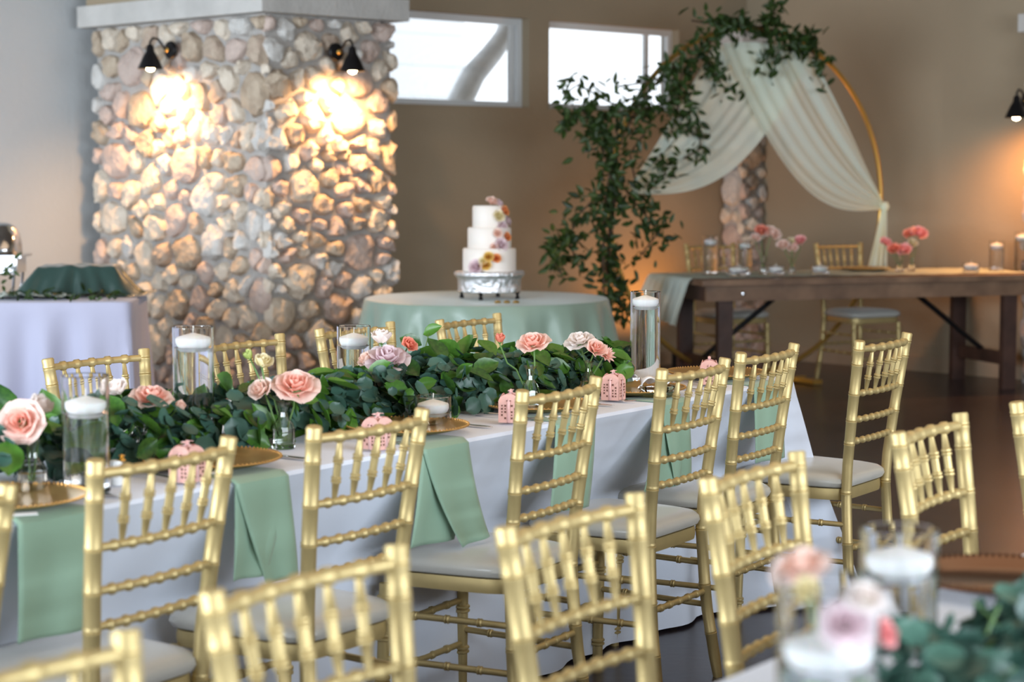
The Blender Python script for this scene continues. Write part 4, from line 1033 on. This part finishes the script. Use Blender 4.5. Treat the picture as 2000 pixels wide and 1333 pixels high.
# greenery over the arch
vine = thing('vine_greenery', (HC_.x, HC_.y, 0), 'dark smilax vine trained over the hoop arch and falling thickly down its left side', 'greenery')
rnd = random.Random(12); specs = []; stems = []
def cluster(px, py, sx, sy, n, dn=-.12, size=(.052, .088)):
    for _ in range(n):
        x, y = rnd.gauss(px, sx), rnd.gauss(py, sy); p = on_hoop_plane(x, y, dn + rnd.uniform(-.12, .10))
        if p.z < .05: continue
        specs.append(('vine', p, rq((rnd.uniform(-.6, .6), -.8, rnd.uniform(-.2, .9)), rnd, .8), rnd.uniform(*size)))
def trail(pts, n, s=10, **k):
    L = len(pts) - 1
    for i in range(n):
        t = rnd.random() * L; j = min(L - 1, int(t)); f = t - j; cluster(pts[j][0] + (pts[j + 1][0] - pts[j][0]) * f, pts[j][1] + (pts[j + 1][1] - pts[j][1]) * f, s, s, 1, **k)
    stems.append(pts)
trail([(1608, 145), (1585, 100), (1540, 70), (1490, 52), (1440, 50), (1395, 75), (1350, 120)], 230, 15)
trail([(1335, 118), (1290, 150), (1245, 210), (1205, 290), (1195, 340)], 70, 8); trail([(1350, 40), (1400, 48), (1450, 45)], 60, 9); trail([(1520, 5), (1505, 40), (1480, 70)], 60, 8); trail([(1590, 70), (1560, 85), (1530, 100)], 70, 12)
trail([(1350, 110), (1330, 150), (1325, 210), (1310, 260)], 140, 16); trail([(1380, 110), (1400, 150), (1420, 180)], 70, 12); trail([(1500, 90), (1500, 130), (1520, 100)], 50, 12)
trail([(1310, 200), (1250, 215), (1190, 200), (1130, 165), (1100, 185)], 90, 11); trail([(1325, 140), (1270, 160), (1200, 170)], 36, 10)
trail([(1320, 240), (1360, 250), (1370, 290), (1335, 310)], 55, 12); trail([(1290, 300), (1300, 340), (1270, 370)], 60, 15)
trail([(1130, 210), (1160, 240), (1210, 225), (1260, 230)], 110, 15); trail([(1165, 240), (1180, 300), (1195, 360), (1190, 430), (1185, 520), (1190, 620)], 360, 16)
trail([(1170, 380), (1130, 420), (1110, 470), (1130, 520)], 120, 16); trail([(1220, 370), (1260, 420), (1290, 450), (1250, 500)], 115, 17)
trail([(1090, 470), (1080, 500), (1100, 545)], 60, 10); trail([(1200, 540), (1220, 590), (1212, 635)], 60, 9); trail([(1115, 220), (1105, 260)], 30, 8); trail([(1240, 350), (1230, 300), (1260, 260)], 36, 12)
place_leaves(vine, specs, 300)
print('vine leaves', len(specs))
for pts in stems:
    MB().tube([on_hoop_plane(x, y, -.10) - OC for x, y in pts], .006, 5).build('stem', M_TWIG, vine)
for k in range(4):
    MB().tube([on_hoop_plane(x + rnd.uniform(-10, 10), y, -.06 - .02 * k) - OC for x, y in [(1200, 300), (1190, 400), (1185, 500), (1190, 600), (1188, 700)]], .009, 6).build('stem', M_TWIG, vine)

# ================================================================== CAKE
CS = Vector((*at(956, 583, TZ + .008).xy, TZ + .008))
st = thing('cake_stand', CS, 'round hammered silver cake stand on small feet on the green cloth', 'cake stand')
MB().lathe([(0, .035), (.165, .035), (.170, .040), (.168, .055), (.170, .105), (.180, .118), (.190, .128), (.188, .142), (.178, .146), (0, .146)], 64, cap=False).build('drum', M_SILVER, st)
for k in range(4):
    a = pi / 4 + k * pi / 2 + .5; MB().lathe([(.010, 0), (.013, .006), (.007, .02), (.016, .038), (.012, .05)], 10, (.155 * cos(a), .155 * sin(a), 0)).build('foot', M_BLACK, st)
for k in range(4):
    a = k * pi / 2 + .9; MB().lathe([(.026, -.004), (.020, .004), (0, .008)], 10, (.170 * cos(a), .170 * sin(a), .058), (cos(a), sin(a), 0)).build('ornament', M_SILVER, st)
cz = CS + Vector((0, 0, .147))
ck = thing('wedding_cake', cz, 'three-tier white cake with sugar roses cascading down its right side', 'cake')
z = 0
for r, h in ((.142, .122), (.116, .110), (.090, .115)):
    MB().lathe([(0, z), (r - .002, z), (r, z + .004), (r, z + h - .008), (r - .006, z + h), (0, z + h)], 56, cap=False).build('tier', M_ICING, ck); z += h
def cake_flower(px, py, dpx, col):
    r0 = ray(px, py); zz = H + r0.z * cz.y / r0.y - cz.z; R_ = .142 if zz < .122 else (.116 if zz < .232 else .09)
    X = (px - CX) / F * cz.y - cz.x; X = max(-R_ - .01, min(R_ + .015, X)); Yy = -sqrt(max(.0, R_ * R_ - X * X)) - .004
    if zz > .345: Yy *= .3; zz = max(zz, .352)
    r = dpx / 2 * cz.y / F; ms = petal_set(col); q = Vector((X, Yy, .04)).to_track_quat('Z', 'Y'); whole = MB(); rn = random.Random(int(px * py))
    for li in range(4):
        n = LAYERS[li][0]; a0 = rn.uniform(0, 6)
        for k in range(n):
            Mx = (q @ Euler((0, 0, a0 + 2 * pi * k / n)).to_quaternion()).to_matrix(); whole.add([Mx @ v.co for v in ms[li].vertices], [tuple(p.vertices) for p in ms[li].polygons])
    o = whole.build('sugar_flower', PET[col], ck, loc=(X, Yy, zz)); o.scale = (r,) * 3
    tag(o, '%s sugar flower' % col)
for a in [(961, 395, 30, 'blush'), (975, 398, 22, 'lavender'), (985, 412, 26, 'orange'), (974, 422, 30, 'cream'), (990, 432, 26, 'lavender'), (980, 443, 30, 'lavender'), (972, 455, 24, 'blush'), (990, 462, 22, 'orange'), (978, 478, 34, 'lavender'),
          (966, 482, 22, 'blush'), (955, 500, 24, 'yellow'), (970, 503, 22, 'orange'), (950, 516, 26, 'yellow'), (931, 520, 36, 'lavender'), (944, 508, 20, 'cream')]:
    cake_flower(*a)
# small gold favours in front of the stand
mb = None
for k, px in enumerate((972, 990, 1008)):
    p = at(px, 592, TZ + .008); tag(MB().lathe([(0, 0), (.016, 0), (.018, .006), (.01, .012), (0, .013)], 14, cap=False).build('gold_votive', M_HOOP, None, loc=p), 'small gold disc before the cake stand, %s of three' % ['left', 'middle', 'right'][k], 'decoration', 'gold discs before the cake stand')

# ================================================================== BUFFET TABLE ITEMS
bz = TZ + .008
def dcl(px, py): return at(px, py, bz)
bc = at(152, 578, bz) + BY * .10
bo = thing('riser_box', Vector((bc.x, bc.y, bz)), 'low box hidden under the dark green satin on the buffet table', 'box')
MB().box((0, 0, .075), (.40, .26, .15), rz=radians(4)).build('box_body', M_WOOD, bo, False)
def drape(f, g):
    x, y = (f - .5) * .78, (g - .5) * .50; dx, dy = max(0, abs(x) - .205), max(0, abs(y) - .135); d = sqrt(dx * dx + dy * dy)
    ang = atan2(y, x); fo = .12 * sin(ang * 9) + .06 * sin(ang * 17 + 1)
    k = max(0, 1 - d / (.13 + .05 * fo * 4)); zz = .156 * (k ** 1.25 if d > 0 else 1)
    zz += .012 * noise.noise(Vector((x * 14, y * 14, 0))) + .006; zz += .018 * sin(ang * 12) * min(1, d * 12) * k
    return BX * x + BY * y + Vector((0, 0, max(.004, zz)))
tag(MB().grid(drape, 90, 60).build('satin_drape', M_DKGREEN, None, loc=(bc.x, bc.y, bz)), 'dark green satin cloth draped over a low box on the buffet table', 'cloth')
def drape2(f, g):
    x, y = (f - .5) * .62, (g - .5) * .22; return BX * x + BY * y + Vector((0, 0, .012 + .02 * abs(noise.noise(Vector((x * 9, y * 12, 3)))) + .01 * sin(x * 40 + y * 9) ** 2))
p = at(20, 586, bz) + BY * .07; tag(MB().grid(drape2, 60, 24).build('satin_runner', M_SAGET, None, loc=(p.x, p.y, bz)), 'pale green satin cloth lying in folds at the left edge of the buffet table', 'cloth')
vs = thing('buffet_greenery', Vector((bc.x, bc.y, bz)), 'small leaf sprays lying around the draped box on the buffet table', 'leaves'); specs = []
for k in range(70):
    px = rnd.uniform(0, 235); p = at(px, rnd.uniform(581, 589), bz) + Vector((0, 0, rnd.uniform(.012, .035))); specs.append(('vine', p, rq((0, -.4, 1), rnd, .7), rnd.uniform(.04, .065)))
for k in range(14): p = atY(rnd.uniform(3, 30), rnd.uniform(505, 560), bc.y - .05); specs.append(('vine', p, rq((0, -.8, .5), rnd, .7), rnd.uniform(.04, .065)))
for i, (k_, p, q, s) in enumerate(specs):
    o = obj('leaf', LM['vine'], vs, p - vs.location); o.rotation_mode = 'QUATERNION'; o.rotation_quaternion = q; o.scale = (s,) * 3
# chafing dish cut by the left edge
cp = Vector((*at(-30, 574, bz).xy, bz)) + BY * .14
cd = thing('chafing_dish', cp, 'steel roll-top chafing dish cut by the left edge on the buffet table', 'dish', rz=radians(4))
def dome(f, g):
    a = pi * g; x = (f - .5) * 2; rx = .185; e = (1 - abs(x) ** 5) ** .5
    return (x * rx, -cos(a) * .16 * max(.02, e), .215 + sin(a) * .175 * max(.02, e) ** .8)
MB().grid(dome, 24, 20).build('lid', M_STEEL, cd, sol=.002)
MB().box((0, 0, .205), (.42, .36, .014)).build('rim', M_STEEL, cd, False); MB().box((0, 0, .155), (.36, .30, .09)).build('water_pan', M_STEEL, cd, False)
MB().tube([(-.06, -.185, .27), (-.06, -.22, .28), (.06, -.22, .28), (.06, -.185, .27)], .008, 8).build('handle', M_HOOP, cd)
for sx in (-1, 1):
    for sy in (-1, 1): MB().tube([(sx * .15, sy * .13, 0), (sx * .165, sy * .145, .12)], .008, 8).build('leg', M_STEEL, cd)
MB().lathe([(.03, 0), (.03, .05), (.012, .056)], 14, (0, 0, 0)).build('burner', M_BLACK, cd)
print('objects', len(COL.objects))
